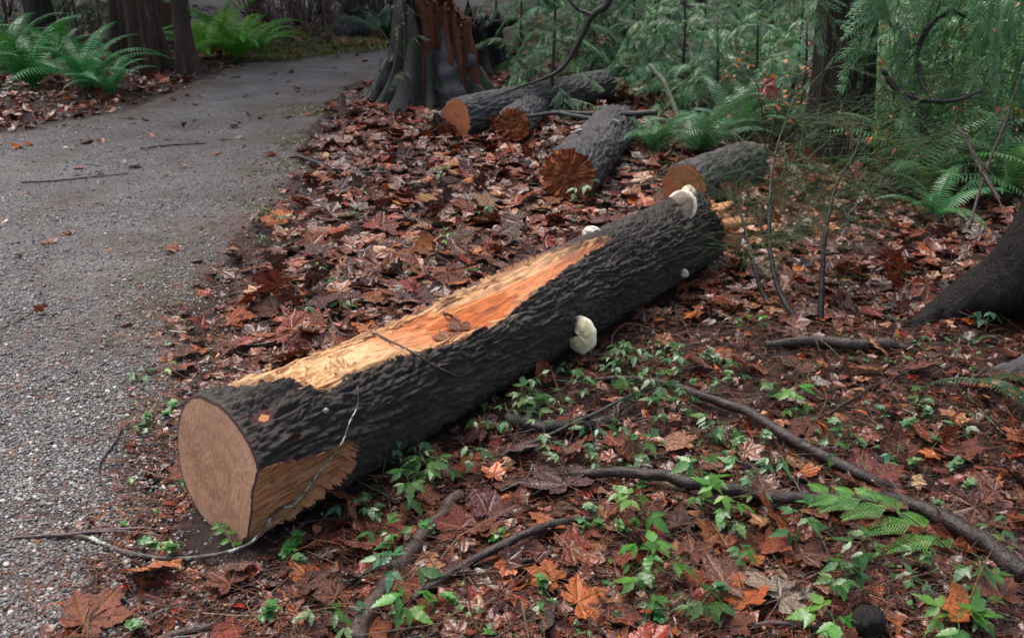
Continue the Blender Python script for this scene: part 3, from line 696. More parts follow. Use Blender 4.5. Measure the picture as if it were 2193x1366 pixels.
# rain water standing in the trough
wu = np.linspace(.7, 1.28, 40); wsx = np.linspace(-.62, .68, 22); WU_, WS_ = np.meshgrid(wu, wsx, indexing='ij')
zc = (LA+la*1.0)[2]+lr(1.0)*.535
WV = LA+WU_[..., None]*la+(lr(WU_)*WS_)[..., None]*ls; WV[..., 2] = zc+.0006*perlin(WV*30)
fl_s = np.stack([np.interp(WU_, ST, PR[:, kk, 0]) for kk in range(5)], -1)
kx0, kx4 = fl_s[..., 0], fl_s[..., 4]
okw = (WS_ < kx0-.09) & (WS_ > kx4+.05)
g_ = np.arange(WU_.size).reshape(WU_.shape); wf = np.stack([g_[:-1, :-1], g_[1:, :-1], g_[1:, 1:], g_[:-1, 1:]], -1).reshape(-1, 4); wf = wf[okw.ravel()[wf].all(1)]; wf = wf if np.cross(WV.reshape(-1, 3)[wf[0, 1]]-WV.reshape(-1, 3)[wf[0, 0]], WV.reshape(-1, 3)[wf[0, 2]]-WV.reshape(-1, 3)[wf[0, 0]])[2] > 0 else wf[:, ::-1]
pool = link('water_pool', mesh('water_pool', WV.reshape(-1, 3), wf, True, (M_WATER,)))
tag(pool, 'shallow rain water standing in the hollow on top of the fallen log', 'puddle')

# knots: small bare spot and lichen dots on the bark
def on_log(u, deg, off=0.0):
    i_ = int(np.clip(u/LL*(NU-1), 0, NU-1)); j_ = int(np.argmin(np.abs(th-RAD(deg)))); n_ = math.cos(RAD(deg))*ls+math.sin(RAD(deg))*lu
    return LV[i_, j_]+n_*off, n_
LP2 = LV.reshape(-1, 3); _lx, _ly, _lz = proj(LP2)
def hit_log(px, py, off=.008):            # the nearest log surface point on a sight line
    d_ = np.hypot(_lx-px, _ly-py); k = np.nonzero(d_ < max(9, d_.min()+2))[0]
    p = LP2[k[np.argmin(_lz[k]+.0*k)]]; c = np.array([0, 0, CAM_H])-p; return p+c/np.linalg.norm(c)*off
def patch(name, u, deg, ru, rt_, m, col=None, parent=fallen, h=.004):
    p, n_ = on_log(u, deg, .0); t_d = np.cross(n_, la); V = [p+n_*h*1.3]; k = 14
    for q in range(k):
        a = 2*PI*q/k; f = 1+.35*perlin(np.array([math.cos(a)*1.5+u*9, math.sin(a)*1.5, deg*.1]))
        V.append(p+la*ru*f*math.cos(a)+t_d*rt_*f*math.sin(a)+n_*h)
    for q in range(k):
        V.append(V[1+q]+(V[1+q]-p)*.25-n_*.012)
    F = [(0, 1+q, 1+(q+1) % k) for q in range(k)]+[(1+q, 1+k+q, 1+k+(q+1) % k, 1+(q+1) % k) for q in range(k)]
    me = mesh(name, np.array(V), F, True, (m,), uv=np.array([(v-p)[:2] for v in V]), fl={'tone': np.full(len(V), .35), 'stain': np.full(len(V), .1), 'inner': np.ones(len(V))})
    o = link(name, me, parent)
    if col: o.color = (*col, 1)
    return o
patch('resin_bead', .247, 38.8, .006, .006, M_FUNGUS, (.3, .3, .3), h=.008)

# ------------------------------------------------------------------ bracket fungi
def fungus_mesh(name, w, d, t, seed, frill=.1):
    nr, k = 9, 30; V = []; Zn = []
    for side in (0, 1):
        for q in range(nr+1):
            f = q/nr
            for a_ in range(k):
                a = -PI*.88+PI*1.76*a_/(k-1); rr = 1+frill*perlin(np.array([math.cos(a)*2+seed, math.sin(a)*2, seed]))+.5*frill*perlin(np.array([a*5, seed, 1.]))
                x, y = (.36+.66*math.cos(a)*f*rr)*d, math.sin(a)*w*f*rr*1.02
                top = .7*t*(1-f**2.2)+t*.25*perlin(np.array([f*3, a*1.5, seed])); rim = .12*t*math.sin(f*PI)
                V.append((x, y, (top+rim+.1*t*(f**6)) if side == 0 else -.35*t*(1-f**3)-.02*t))
                Zn.append(sstep(.84, .95, f+.06*perlin(np.array([a*3, seed, 2.]))) if side == 0 else sstep(.84, .95, f))
    g = np.arange((nr+1)*k).reshape(nr+1, k); q1 = np.stack([g[:-1, :-1], g[1:, :-1], g[1:, 1:], g[:-1, 1:]], -1).reshape(-1, 4); o = (nr+1)*k
    F = np.concatenate([q1, q1[:, ::-1]+o, np.stack([g[-1, :-1], g[-1, 1:], g[-1, 1:]+o, g[-1, :-1]+o], -1)[:, ::-1],
                        np.stack([g[:-1, 0], g[1:, 0], g[1:, 0]+o, g[:-1, 0]+o], -1), np.stack([g[:-1, -1], g[1:, -1], g[1:, -1]+o, g[:-1, -1]+o], -1)])
    return mesh(name, np.array(V), F, True, (M_FUNGUS,), fl={'zone': np.array(Zn, float)})
def place_fungus(p, xdir, zdir, w, d, t, seed, col, label, frill=.1, grp='cream bracket fungi growing on the log'):
    x = Vector(xdir).normalized(); z = Vector(zdir); y = z.cross(x).normalized(); z = x.cross(y)
    o = link('bracket_fungus', fungus_mesh('bracket_fungus', w, d, t, seed, frill))
    M = Matrix((x, y, z)).transposed().to_4x4(); M.translation = Vector(p); o.matrix_world = M; o.color = (*col, 1)
    return tag(o, label, 'fungus', grp)
def fungus_at(px, py, w, d, t, seed, col, label, tilt=(0, 0, 0), frill=.08, grow=None):
    b = hit_log(px, py, 0); rel_ = b-LA; n_ = rel_-la*(rel_ @ la); n_ /= np.linalg.norm(n_)
    if grow is not None: n_ = np.array(grow, float)
    place_fungus(b-n_*.008, n_, -la+np.array(tilt), w, d, t, seed, col, label, frill)
fungus_at(1238, 715, .068, .098, .026, 2.1, (.72, .66, .42), 'big pale cream bracket fungus sticking out low on the log side', (-.25, -.1, .25), .1, ls*.9+lu*.05)
fungus_at(1238, 742, .03, .05, .018, 5.5, (.62, .6, .48), 'small pale bracket fungus tucked under the big cream one', (-.1, 0, .2), .08, ls*.8-lu*.2)
fungus_at(1440, 432, .075, .115, .022, 7.3, (.2, .16, .12), 'grey brown bracket fungus with cream rim on top of the log far end', (0, -.2, .45), .07, ls*.95+lu*.0-la*.05)
fungus_at(1474, 412, .04, .06, .03, 9.1, (.72, .64, .42), 'small yellow cream bracket fungus at the far tip of the log', (0, -.1, .3), .08, lu*.8+ls*.3)
p, nn = on_log(1.95, 122, -.01)
place_fungus(p, nn*.6+lu*.5, -la+np.array([0, 0, .5]), .042, .045, .022, 4.4, (.82, .79, .7), 'white bracket fungus peeping over the back of the log', .08)
fungus_at(1468, 590, .02, .035, .012, 3.4, (.7, .66, .5), 'tiny pale fungus under the log near its far end')
print('part1 ok')
# ------------------------------------------------------------------ other logs lying behind
def log_thing(name, label, pxa, pxb, ra, rb, seed, cut='sawn', m=M_LOGBARK_GREY, broken_far=False, tilt=0.0, grp='cut log sections lying in the leaves behind the big log'):
    A_ = G(*pxa); B_ = G(*pxb); A_[2] += ra*.86; B_[2] += rb*.86+tilt
    a = B_-A_; L = np.linalg.norm(a); a /= L; s_ = np.cross(a, [0, 0, 1]); s_ /= np.linalg.norm(s_); u_ = np.cross(s_, a)
    nu, k = int(max(60, L/.012)), 110; t = np.linspace(0, 1, nu); q = np.linspace(-PI, PI, k, endpoint=False); U_, Q_ = np.meshgrid(t, q, indexing='ij')
    c_, d_ = np.cos(Q_), np.sin(Q_); r = ra+(rb-ra)*U_
    rid = np.abs(perlin(np.stack([U_*L*5, Q_*r*30+seed, Q_*0+seed], -1)))
    r = r*(1+.06*fbm(np.stack([U_*L*2+seed, c_*1.3, d_*1.3], -1), 2))+.016*(sstep(0, .3, rid)-.7)+.008*(sstep(0, .3, np.abs(perlin(np.stack([U_*L*9, Q_*r*55+seed, Q_*0+seed+3], -1))))-.7)+.010*fbm(np.stack([U_*L*14, c_*7, d_*7+seed], -1), 3)
    ue = U_*L
    rag = np.array(.10*ra*perlin(np.stack([c_*2.1+seed, d_*2.1, Q_*0], -1))+.14*ra*perlin(np.stack([c_*7+seed, d_*7, Q_*0], -1)))
    if cut == 'broken': ue = ue-rag*np.clip(1-U_*L/.1, 0, 1)*1.8
    if broken_far: ue = ue+rag*2*np.clip(1-(1-U_)*L/.1, 0, 1)
    V = A_+ue[..., None]*a+(r*c_)[..., None]*s_+(r*d_)[..., None]*u_
    g = np.arange(nu*k).reshape(nu, k); jn = (np.arange(k)+1) % k
    F = np.stack([g[:-1], g[1:], g[1:][:, jn], g[:-1][:, jn]], -1).reshape(-1, 4)
    root = thing(name, label, 'log', (0, 0, 0), grp)
    link('bark', mesh('bark', V.reshape(-1, 3), F, True, (m,), uv=np.stack([ue.ravel(), (Q_*.15).ravel()], -1), fl={'inner': np.zeros(nu*k)}), root)
    for end, nm in ((0, cut), (nu-1, 'broken' if broken_far else 'sawn')):
        R_ = V[end]; c0 = R_.mean(0); R_ = c0+(R_-c0)*.985; sg = -1 if end == 0 else 1
        V2, F2, uv2 = end_face(R_, c0, a*sg, s_, u_, 12, .026 if nm == 'broken' else 0, seed)
        mm = M_BROKEN if nm == 'broken' else M_CUTRED
        link('broken_face' if nm == 'broken' else 'sawn_face', mesh(nm+'_face', V2, F2, nm != 'broken', (mm,), uv=uv2), root)
    return root, A_, B_, s_, u_, a
lg1 = log_thing('log', 'long grey cut log with round red sawn end by the stump', (978, 290), (1290, 215), .155, .15, 1.0, broken_far=True)
log_thing('log', 'short log with torn orange end leaning on the long grey log', (1098, 300), (1165, 240), .135, .13, 5.0, cut='broken')
lg3 = log_thing('log', 'stout grey log with ragged red broken end and white fungi', (1216, 430), (1316, 312), .175, .165, 9.0, cut='broken', broken_far=True)
lg4 = log_thing('log', 'cut log with smooth orange sawn end half hidden behind the big log', (1462, 450), (1600, 388), .15, .14, 14.0, broken_far=True)
def dot_fungus(lg, t, deg, size, label, seed, col=(.7, .66, .5)):
    A_, B_, s_, u_, a = lg[1:]; n_ = math.cos(RAD(deg))*s_+math.sin(RAD(deg))*u_
    r = .16 if lg is lg1 else .185
    place_fungus(A_+(B_-A_)*t+n_*(r-.01), n_*.4+np.array([.1, -.8, .2]), n_, size, size*1.1, size*.4, seed, col, label)
dot_fungus(lg3, .3, 105, .03, 'white fungus knob on the upper left of the stout red ended log', 2.)
dot_fungus(lg3, .62, 55, .034, 'oval cream fungus on the right flank of the stout red ended log', 3.)
dot_fungus(lg1, .62, 92, .026, 'pale fungus dot on the crest of the long grey log', 5.)
dot_fungus(lg1, .78, 100, .02, 'tiny pale fungus dot near the far end of the long grey log', 6.)
dot_fungus(lg1, .42, 70, .024, 'pale fungus dot on the side of the long grey log above the torn short log', 7.)

# ------------------------------------------------------------------ trees
def trunk_mesh(name, H_, r, seed, flute=.1, nfl=7, flare=.6, flare_h=.5, m=M_TRUNK, lean=(0, 0), taper=.4, k=56, nz_=70, top=None, bark=.03, slope=0.0):
    z = np.concatenate([np.linspace(-.12, 1.2, nz_*2//3), np.linspace(1.25, H_, nz_//3)]); q = np.linspace(-PI, PI, k, endpoint=False); Z_, Q_ = np.meshgrid(z, q, indexing='ij')
    c_, d_ = np.cos(Q_), np.sin(Q_)
    zz = np.maximum(Z_, 0); fl_ = np.exp(-zz/flare_h)
    lob = np.abs(perlin(np.stack([c_*nfl*.32+seed, d_*nfl*.32, zz*.15], -1)))
    R_ = r*(1-taper*zz/H_)*(1+flare*fl_*(.5+1.3*np.clip(lob*2, 0, 1))+flute*(np.clip(lob*2.4, 0, 1)-.5)+.05*fbm(np.stack([c_*2, d_*2, zz*1.5+seed], -1), 2))
    R_ = R_+bark*r*(np.abs(perlin(np.stack([c_*11, d_*11, zz*1.6+seed], -1)))-.3)*1.4
    if top is not None:
        Z_ = np.minimum(Z_, top-slope*c_+.25*slope*d_+(.3*perlin(np.stack([c_*1.1+seed, d_*1.1, Q_*0], -1))+.10*perlin(np.stack([c_*4+seed, d_*4, Q_*0], -1))+.05*perlin(np.stack([c_*12+seed, d_*12, Q_*0], -1))))
    V = np.stack([R_*c_+lean[0]*zz, R_*d_+lean[1]*zz, Z_], -1)
    g = np.arange(len(z)*k).reshape(len(z), k); jn = (np.arange(k)+1) % k
    F = np.stack([g[:-1], g[:-1][:, jn], g[1:][:, jn], g[1:]], -1).reshape(-1, 4)
    return mesh(name, V.reshape(-1, 3), F, True, (m,))

# conifer crown shared by the standing trees (well above the frame, it shades the clearing)
def crown_mesh():
    mb = MB(); r = np.random.default_rng(21)
    for w in range(70):
        zb = 5.5+11*(w/70); L_ = (2.9*(1-(w/70)**1.3)+.4)*r.uniform(.7, 1.1); a = r.random()*2*PI
        for q in range(16):
            f = (q+1)/16; p = np.array([math.cos(a)*L_*f, math.sin(a)*L_*f, zb-.5*f*f*L_*.6])+r.normal(size=3)*.08*np.array([1, 1, .6])
            for e in range(2):
                d = np.array([math.cos(a+r.normal()*.8), math.sin(a+r.normal()*.8), -.35]); s_ = np.array([-d[1], d[0], r.normal()*.3]); l, w_ = r.uniform(.3, .6), r.uniform(.09, .17)
                mb.add([p, p+d*l*.5+s_*w_, p+d*l, p+d*l*.5-s_*w_], [(0, 1, 2, 3)], (.03, .06, .028))
    return mb.mesh('crown', M_HERB)
CROWN = crown_mesh()
def tree(name, label, px, r, H_, seed, m, group=None, crown=True, pos=None, crot=None, **kw):
    p = G(*px) if pos is None else np.array([pos[0], pos[1], hz(*pos)])
    root = thing(name, label, 'tree', p, group)
    link('trunk', trunk_mesh('trunk', H_, r, seed, m=m, **kw), root)
    if crown: link('crown', CROWN, root, rot=(0, 0, seed*2.1), sc=H_/16)
    return root
tree('cedar_tree', 'big fluted cedar trunk with red brown bark strips beyond the path', (306, 152), (.22), 15, 2.2, M_BROWNBARK, flute=.35, nfl=6, flare=.6, flare_h=.5, lean=(.012, 0), k=90)
tree('slim_tree', 'slim dark tree trunk just right of the big fluted cedar', (405, 158), .09, 9, 4.4, M_BROWNBARK, flare=.6, flare_h=.2, lean=(-.02, 0), flute=.05, crown=False)
tree('dark_tree', 'dark straight trunk behind the ferns left of the big cedar', (98, 100), .17, 14, 6.1, M_TRUNK, flare=.3, crown=False)
tree('hemlock_tree', 'dark trunk draped with hanging green cedar sprays at upper right', (1795, 345), .19, 13, 8.3, M_TRUNK, lean=(-.07, 0), flare=.3, flare_h=.4, crown=False)
tree('thin_tree', 'narrow dark trunk among the pale green saplings at top', (1492, 80), .11, 11, 3.3, M_TRUNK, flare=.3, crown=False)
big_cedar = [o for o in bpy.data.objects if o.name == 'cedar_tree'][0]; bc = np.array(big_cedar.location)
def world_child(name, me, root):
    o = link(name, me, root); o.matrix_parent_inverse = Matrix.Translation(-Vector(root.location)); return o
for q, (a, w) in enumerate(((-58, .055), (-36, .05), (-16, .055), (6, .05), (-78, .03))):
    d = np.array([math.cos(RAD(a)), math.sin(RAD(a)), 0]); C_ = np.array([bc+d*(.2*(1+.3*math.exp(-z/.4))-.0)+[.012*z, 0, z] for z in np.linspace(-.05, 2.4, 30)])
    C_ += .02*np.stack([perlin(np.stack([np.linspace(0, 5, 30), np.full(30, q+e*3.), np.zeros(30)], -1)) for e in range(3)], -1)*[1, 1, 0]; V, F = tube(C_, w*(1+.3*perlin(np.stack([np.linspace(0, 4, 30), np.full(30, q*2.), np.zeros(30)], -1))), 12, .35, q)
    world_child('bark_strip', mesh('bark_strip', V, tri(F), True, (M_CEDARBARK,)), big_cedar)
# tree at the right edge of the clearing with a great buttress root
rt_ = thing('buttressed_tree', 'dark tree at the right edge with a sloping buttress root reaching the leaves', 'tree', (2.62, 3.62, hz(2.62, 3.62)))
link('trunk', trunk_mesh('trunk', 14, .33, 5.2, m=M_BLACKROOT, flare=.3, flare_h=.4, flute=.2), rt_)
link('crown', CROWN, rt_, rot=(0, 0, 1), sc=.9)
def world_child(name, me, root):
    o = link(name, me, root); o.matrix_parent_inverse = Matrix.Translation(-Vector(root.location)); return o
def buttress(name, pts, rads, seed, m, root, k=30):
    P_ = spline(pts, 40); R_ = np.interp(np.linspace(0, 1, 40), np.linspace(0, 1, len(rads)), rads); V, F = tube(P_, R_, k, .25, seed)
    V[:-2] += (.02*perlin(V[:-2]*np.array([14, 14, 3])))[:, None]
    return world_child(name, mesh(name, V, tri(F), True, (m,)), root)
e0 = G(1965, 705); e1 = G(2060, 675)
buttress('buttress_root', [(2.5, 3.6, .95), (2.33, 3.55, .52), (2.1, 3.5, .22), e1+[-.03, .02, .03], e0+[-.06, 0, -.03]], [.3, .23, .15, .085, .025], 1, M_BLACKROOT, rt_)
e0 = G(2120, 800); 
buttress('buttress_root', [(2.5, 3.35, .6), (2.3, 3.15, .3), (2.12, 2.98, .1), e0+[0, 0, -.04]], [.2, .15, .1, .05], 4, M_GREYBARK, rt_)

M_STUMP = m_bark('mossy_stump_bark', (.02, .017, .016), (.075, .07, .062), moss=.1)
# broken stump by the bend of the path
sp_ = G(925, 215); stump = thing('broken_stump', 'tall broken stump with red rotten wood and spreading grey roots by the path bend', 'stump', sp_)
link('trunk', trunk_mesh('trunk', 1.7, .3, 7.7, m=M_STUMP, flute=.3, nfl=5, flare=.8, flare_h=.28, top=.72, taper=.15, k=110, nz_=110, slope=.5, bark=.06), stump)
link('rotten_core', trunk_mesh('rotten_core', 1.9, .2, 3.9, m=M_ROT, flute=.5, nfl=7, flare=.4, flare_h=.4, top=.95, taper=.1, bark=.3, k=110, nz_=110, slope=.25), stump, loc=(.13, -.1, 0))
for nm, a, b, r_, s_ in (('root', (850, 130), (795, 218), .085, 3), ('root', (880, 170), (850, 215), .07, 5), ('root', (985, 160), (1010, 215), .08, 6), ('root', (1000, 130), (1045, 180), .06, 8)):
    A_ = np.array([sp_[0]+(a[0]-925)/FPX*9, sp_[1]-.12, max(.12, (215-a[1])/FPX*9)]); B_ = G(*b)
    buttress(nm, [A_, (A_+B_)/2+[0, 0, -.03], B_+[0, 0, -.02]], [r_*1.2, r_, r_*.35], s_, M_GREYBARK, stump, 16)
q_ = np.array([sp_[0]+.17, sp_[1]-.3, hz(sp_[0]+.17, sp_[1]-.3)])
V, F = tube(spline([q_+[.06, -.05, -.05], q_+[.02, .03, .35], q_+[-.02, .08, .72]], 30), np.interp(np.linspace(0, 1, 30), [0, .5, 1], [.14, .1, .03]), 22, .6, 3)
world_child('weathered_slab', mesh('weathered_slab', V, tri(F), True, (M_GREYBARK,)), stump)
# upturned black root mass behind it
rp_ = G(1030, 150); rb_ = thing('black_stump', 'low black burnt stump beside the red leaf mound', 'stump', rp_)
link('trunk', trunk_mesh('trunk', .7, .22, 9.9, m=M_BLACKROOT, flute=.5, nfl=6, flare=.5, flare_h=.2, top=.55, taper=.2), rb_)
for q in range(5):
    a = q*1.3; P_ = rp_+np.array([math.cos(a)*.15, math.sin(a)*.12-.05, .45]); buttress('root', [rp_+[0, 0, .2], P_, P_+[math.cos(a)*.3, -.1, .1-.25*(q % 2)]], [.12, .08, .02], q, M_BLACKROOT, rb_, 12)

# the forest behind: trunks one can tell apart
far_spots = []
r_ = np.random.default_rng(77)
TRUNKS = [trunk_mesh('trunk', 14, rr, 30+q, flare=.4, m=(M_TRUNK, M_CEDARBARK, M_GREYBARK)[q % 3], k=32, nz_=30) for q, rr in enumerate((.14, .22, .17, .3, .12, .2))]
FARLAB = ['dark forest trunk standing far behind the clearing', 'reddish cedar trunk standing far behind the clearing', 'grey forest trunk standing far behind the clearing']
n_t = 0
for q in range(900):
    yy = r_.uniform(14.5, 48); xx = r_.uniform(-.75, .75)*yy
    if sdf_path(np.array([xx]), np.array([yy]))[0] < .7 or any((xx-a)**2+(yy-b)**2 < (1.3+yy*.02)**2 for a, b in far_spots): continue
    far_spots.append((xx, yy)); k = len(far_spots) % 6
    root = thing('forest_tree', FARLAB[k % 3], 'tree', (xx, yy, hz(xx, yy)-.05), 'trees standing behind the clearing', r_.random()*6)
    link('trunk', TRUNKS[k], root); link('crown', CROWN, root, rot=(0, 0, r_.random()*6), sc=r_.uniform(.8, 1.1)) if r_.random() < (.7 if xx < 0 else .12) else None
    if len(far_spots) > 95: break
# unseen conifers added round the clearing so their crowns block low sky light
for xx, yy in ((-2.6, -10), (7.5, -4), (-9.5, 3), (-11.5, -2), (8.5, 2)):
    root = thing('forest_tree', 'tall unseen conifer added to shade the clearing', 'tree', (xx, yy, hz(xx, yy)-.05), 'unseen conifers added to shade the clearing', xx)
    link('trunk', TRUNKS[int(abs(xx*7)) % 6], root); link('crown', CROWN, root, rot=(0, 0, yy))

# ------------------------------------------------------------------ ferns
def frond_mesh(seed, n=34, L=1.0):
    r = np.random.default_rng(seed); t = np.linspace(0, 1, n+1); el = RAD(68)-RAD(95)*t**1.2+.0
    x = np.concatenate([[0], np.cumsum(np.cos(el[:-1]))])/n*L; z = np.concatenate([[0], np.cumsum(np.sin(el[:-1]))])/n*L
    y = .05*np.sin(t*3+seed)*t
    C_ = np.stack([x, y, z], -1); mb = MB(); V, F = tube(C_, .006*(1-.8*t), 4); mb.add(V, tri(F), (1, 1, 1))
    T_ = np.gradient(C_, axis=0); T_ /= np.linalg.norm(T_, axis=1)[:, None]
    for q in range(3, n):
        f = q/n; l = L*.15*(np.clip(f*5, .4, 1))*(1-f**2.2)**.9*r.uniform(.88, 1.08)
        for sgn in (-1, 1):
            side = np.array([0, sgn, 0.]); N_ = np.cross(T_[q], side)*sgn
            d = side*.93+T_[q]*.34+np.array([0, 0, -.22-.1*r.random()])+N_*.05; d /= np.linalg.norm(d); w = L/n*.34
            p = C_[q]; dn = np.array([0, 0, -.06*l])
            mb.add([p-T_[q]*w*.7, p+T_[q]*w*.9, p+d*l*.45+T_[q]*w*.85, p+d*l*.45-T_[q]*w*.6, p+d*l*.8+T_[q]*w*.45+dn, p+d*l*.8-T_[q]*w*.35+dn, p+d*l+dn*2.2], [(0, 1, 2), (0, 2, 3), (3, 2, 4), (3, 4, 5), (5, 4, 6)], (1, 1, 1), [.0]*7)
    return mb.mesh('frond', M_FERN, smooth=False)
FR = [frond_mesh(q) for q in range(5)]
r_ = np.random.default_rng(5)
def fern(px, n, size, label, col, spread=1.0, group='sword ferns', pos=None, el=(0, 0)):
    p = G(*px) if pos is None else np.array(pos); label = whereis(px[0], px[1], label) if 'wet sword' in label else label; root = thing('sword_fern', label, 'fern', p, group)
    for q in range(n):
        a = 2*PI*q/n+r_.normal()*.25; s_ = size*r_.uniform(.65, 1.1); c = np.array(col)*r_.uniform(.7, 1.3)*np.array([r_.uniform(.8, 1.3), 1, r_.uniform(.8, 1.15)])
        link('frond', FR[r_.integers(5)], root, rot=(r_.normal()*.15, r_.uniform(-.35, .35)*spread+el[0], a), sc=s_, color=c)
    return root
FG, FGB, FP = (.035, .185, .065), (.075, .26, .03), (.06, .19, .10)
for px, n, sz, lab, c in (((70, 190), 20, 1.15, 'large dark green sword fern at the left edge of the path', FG), ((190, 195), 18, 1.0, 'sword fern arching over the path edge before the big cedar', FG),
    ((30, 140), 16, 1.0, 'tall sword fern at the far left edge below the dark trunk', FG), ((240, 205), 11, .6, 'small low fern nearest the big cedar on the path edge', FG), ((130, 140), 14, .9, 'sword fern standing before the dark straight trunk', FG), ((-60, 200), 16, .9, 'sword fern cut by the left picture edge', FG)):
    fern(px, n, sz, lab, c, group='dark sword ferns left of the path')
for px, n, sz, lab in (((450, 125), 16, 1.0, 'bright green fern right beside the slim trunk'), ((510, 128), 18, 1.0, 'bright green fern clump in the middle behind the path'), ((555, 120), 12, .8, 'bright fern at the right end of the roadside fern row'), ((480, 100), 14, 1.0, 'bright fern behind the roadside fern row')):
    fern(px, n, sz, lab, FGB, group='bright green ferns beyond the path')
for px, n, sz, lab in (((830, 85), 14, .95, 'green fern left of the broken stump across the path'), ((775, 75), 10, .7, 'pale drooping fern farther left of the broken stump')):
    fern(px, n, sz, lab, (.035, .11, .05), group='ferns across the path by the stump')
for px, n, sz, lab in (((1400, 330), 14, .6, 'fern just left of the half hidden sawn log'), ((1500, 330), 16, .75, 'fern rising behind the half hidden sawn log'), ((1580, 300), 12, .7, 'fern between the sawn log and the draped trunk'), ((1620, 240), 12, .8, 'fern against the foot of the draped trunk')):
    fern(px, n, sz, lab, FP, group='pale ferns behind the logs')
k = 0
for px, n, sz in (((1950, 420), 16, .75), ((2060, 380), 16, .85), ((2150, 420), 14, .8), ((1900, 330), 14, .8), ((2010, 290), 16, .9), ((2120, 300), 16, .95), ((2180, 240), 14, .9), ((1930, 220), 14, .9), ((2060, 200), 14, 1.), ((2000, 470), 10, .5), ((2230, 380), 14, .9)):
    fern(px, n, sz, 'wet sword fern in the right thicket', (.06, .2, .085), group=['wet ferns before the right thicket', 'wet ferns deep in the right thicket'][k > 3]); k += 1
fern((2230, 900), 7, .42, 'dark green fern fronds reaching in from the right edge below the buttress', (.02, .09, .03), 1.3, group='sword ferns')
fern((2075, 742), 5, .14, 'tiny fern at the toe of the buttress root', (.03, .1, .03), group='sword ferns')

# ------------------------------------------------------------------ cedar boughs, saplings
def bough_mesh(seed, n=26, drop=.5):
    r = np.random.default_rng(seed); mb = MB(); t = np.linspace(0, 1, n+1)
    C_ = np.stack([t, .10*np.sin(t*4+seed), .12*np.sin(t*PI)+.02*np.sin(t*11+seed)-drop*t**2], -1); V, F = tube(C_, .009*(1-.85*t), 4); mb.add(V, tri(F), (.5, .35, .25))
    T_ = np.gradient(C_, axis=0); T_ /= np.linalg.norm(T_, axis=1)[:, None]
    for q in range(3, n+1):
        f = q/n; l = .34*(1-f)**.7*np.clip(f*4, .3, 1)*r.uniform(.45, 1.25)+.06; sgn = 1 if q % 2 else -1
        for sg in (sgn, -sgn):
            if r.random() < .36: continue
            d = T_[q]*r.uniform(.3, 1.1)+np.array([0, sg*.8, -.15+r.normal()*.25]); d /= np.linalg.norm(d); m = max(3, int(l/.034)); p0 = C_[q]
            cv = [p0+d*l*s+np.array([0, 0, -.55*l*s*s]) for s in np.linspace(0, 1, m+1)]
            c = np.array([1, 1, 1])*r.uniform(.75, 1.25)
            for e in range(m):
                a, b = cv[e], cv[e+1]; dd = b-a; sd = np.cross(dd, [0, 0, 1.]); sd /= np.linalg.norm(sd)+1e-9; w = .006
                mb.add([a-sd*w, a+sd*w, b+sd*w*.7, b-sd*w*.7], [(0, 1, 2, 3)], c)
                ll = .075*(1-e/m)**.6*r.uniform(.6, 1.2)+.016
                for s2 in (-1, 1):
                    e_ = dd/np.linalg.norm(dd)*.75+sd*s2*.7+np.array([0, 0, -.18]); e_ *= ll; pw = dd/np.linalg.norm(dd)*.0095
                    mb.add([a, a+e_*.45+pw, a+e_*1.05, a+e_*.4-pw*.7], [(0, 1, 2, 3)], c*r.uniform(.85, 1.15))
    return mb.mesh('bough', M_CEDAR, smooth=False)
BG = [bough_mesh(q, drop=(.25, .45, .8, 1.1)[q]) for q in range(4)]
def sapling(px, H_, n, blen, label, col, group, pos=None, z0=.1, droop=None, nm='cedar_sapling', trunk=True):
    p = G(*px) if pos is None else np.array(pos); root = thing(nm, label, 'sapling', p, group)
    if trunk:
        V, F = tube(spline([(0, 0, -.05), (.03, 0, H_*.5), (0, .03, H_)], 10), np.linspace(.022, .005, 10), 6); link('trunk', mesh('trunk', V, tri(F), True, (M_TWIG,)), root, color=(.04, .03, .024))
    for q in range(n):
        f = (q+.5)/n; z = z0+(H_-z0)*f; a = q*2.4+r_.normal()*.3; s_ = blen*(1-.6*f)*r_.uniform(.7, 1.15)
        c = np.array(col)*r_.uniform(.7, 1.35)*np.array([r_.uniform(.85, 1.2), 1, r_.uniform(.85, 1.15)])
        link('bough', BG[r_.integers(4) if droop is None else droop[r_.integers(len(droop))]], root, loc=(0, 0, z), rot=(r_.normal()*.2, r_.uniform(-.5, .1), a), sc=s_, color=c)
CB = (.062, .17, .085)
spots = [(1110, 170, 1.5), (1180, 120, 1.7), (1265, 170, 1.2), (1345, 175, 1.3), (1420, 160, 1.5), (1490, 190, 1.4), (1560, 190, 1.3), (1635, 170, 1.6), (1690, 230, 1.2), (1240, 75, 1.8), (1330, 80, 1.7), (1430, 60, 1.8), (1540, 90, 1.7), (1650, 80, 1.8), (1060, 85, 1.9), (1150, 55, 2.), (1760, 110, 1.8), (1880, 120, 1.8), (1980, 90, 2), (2090, 110, 2.0), (2170, 150, 1.8), (1600, 270, .9), (1520, 265, .8), (1390, 215, 1.0), (1450, 225, 1.0), (1330, 130, 1.5), (1230, 130, 1.4), (1830, 200, 1.6), (1950, 240, 1.4), (2050, 270, 1.2), (2150, 250, 1.4), (1900, 330, .9), (2000, 350, .8), (1700, 300, 0.9), (1880, 280, 1.2), (2100, 220, 1.5), (2000, 180, 1.6)]
for q, (a, b, H_) in enumerate(spots):
    g_ = 0 if a < 1720 else 1  # right thicket group: brighter light there is put into a lighter green
    sapling((a, b), H_, 26, .66, whereis(a, b, ['feathery cedar sapling', 'feathery thicket cedar sapling with painted light'][g_]), CB if g_ == 0 else (.09, .235, .1), ['cedar saplings behind the cut logs', 'cedar saplings in the right thicket'][g_])
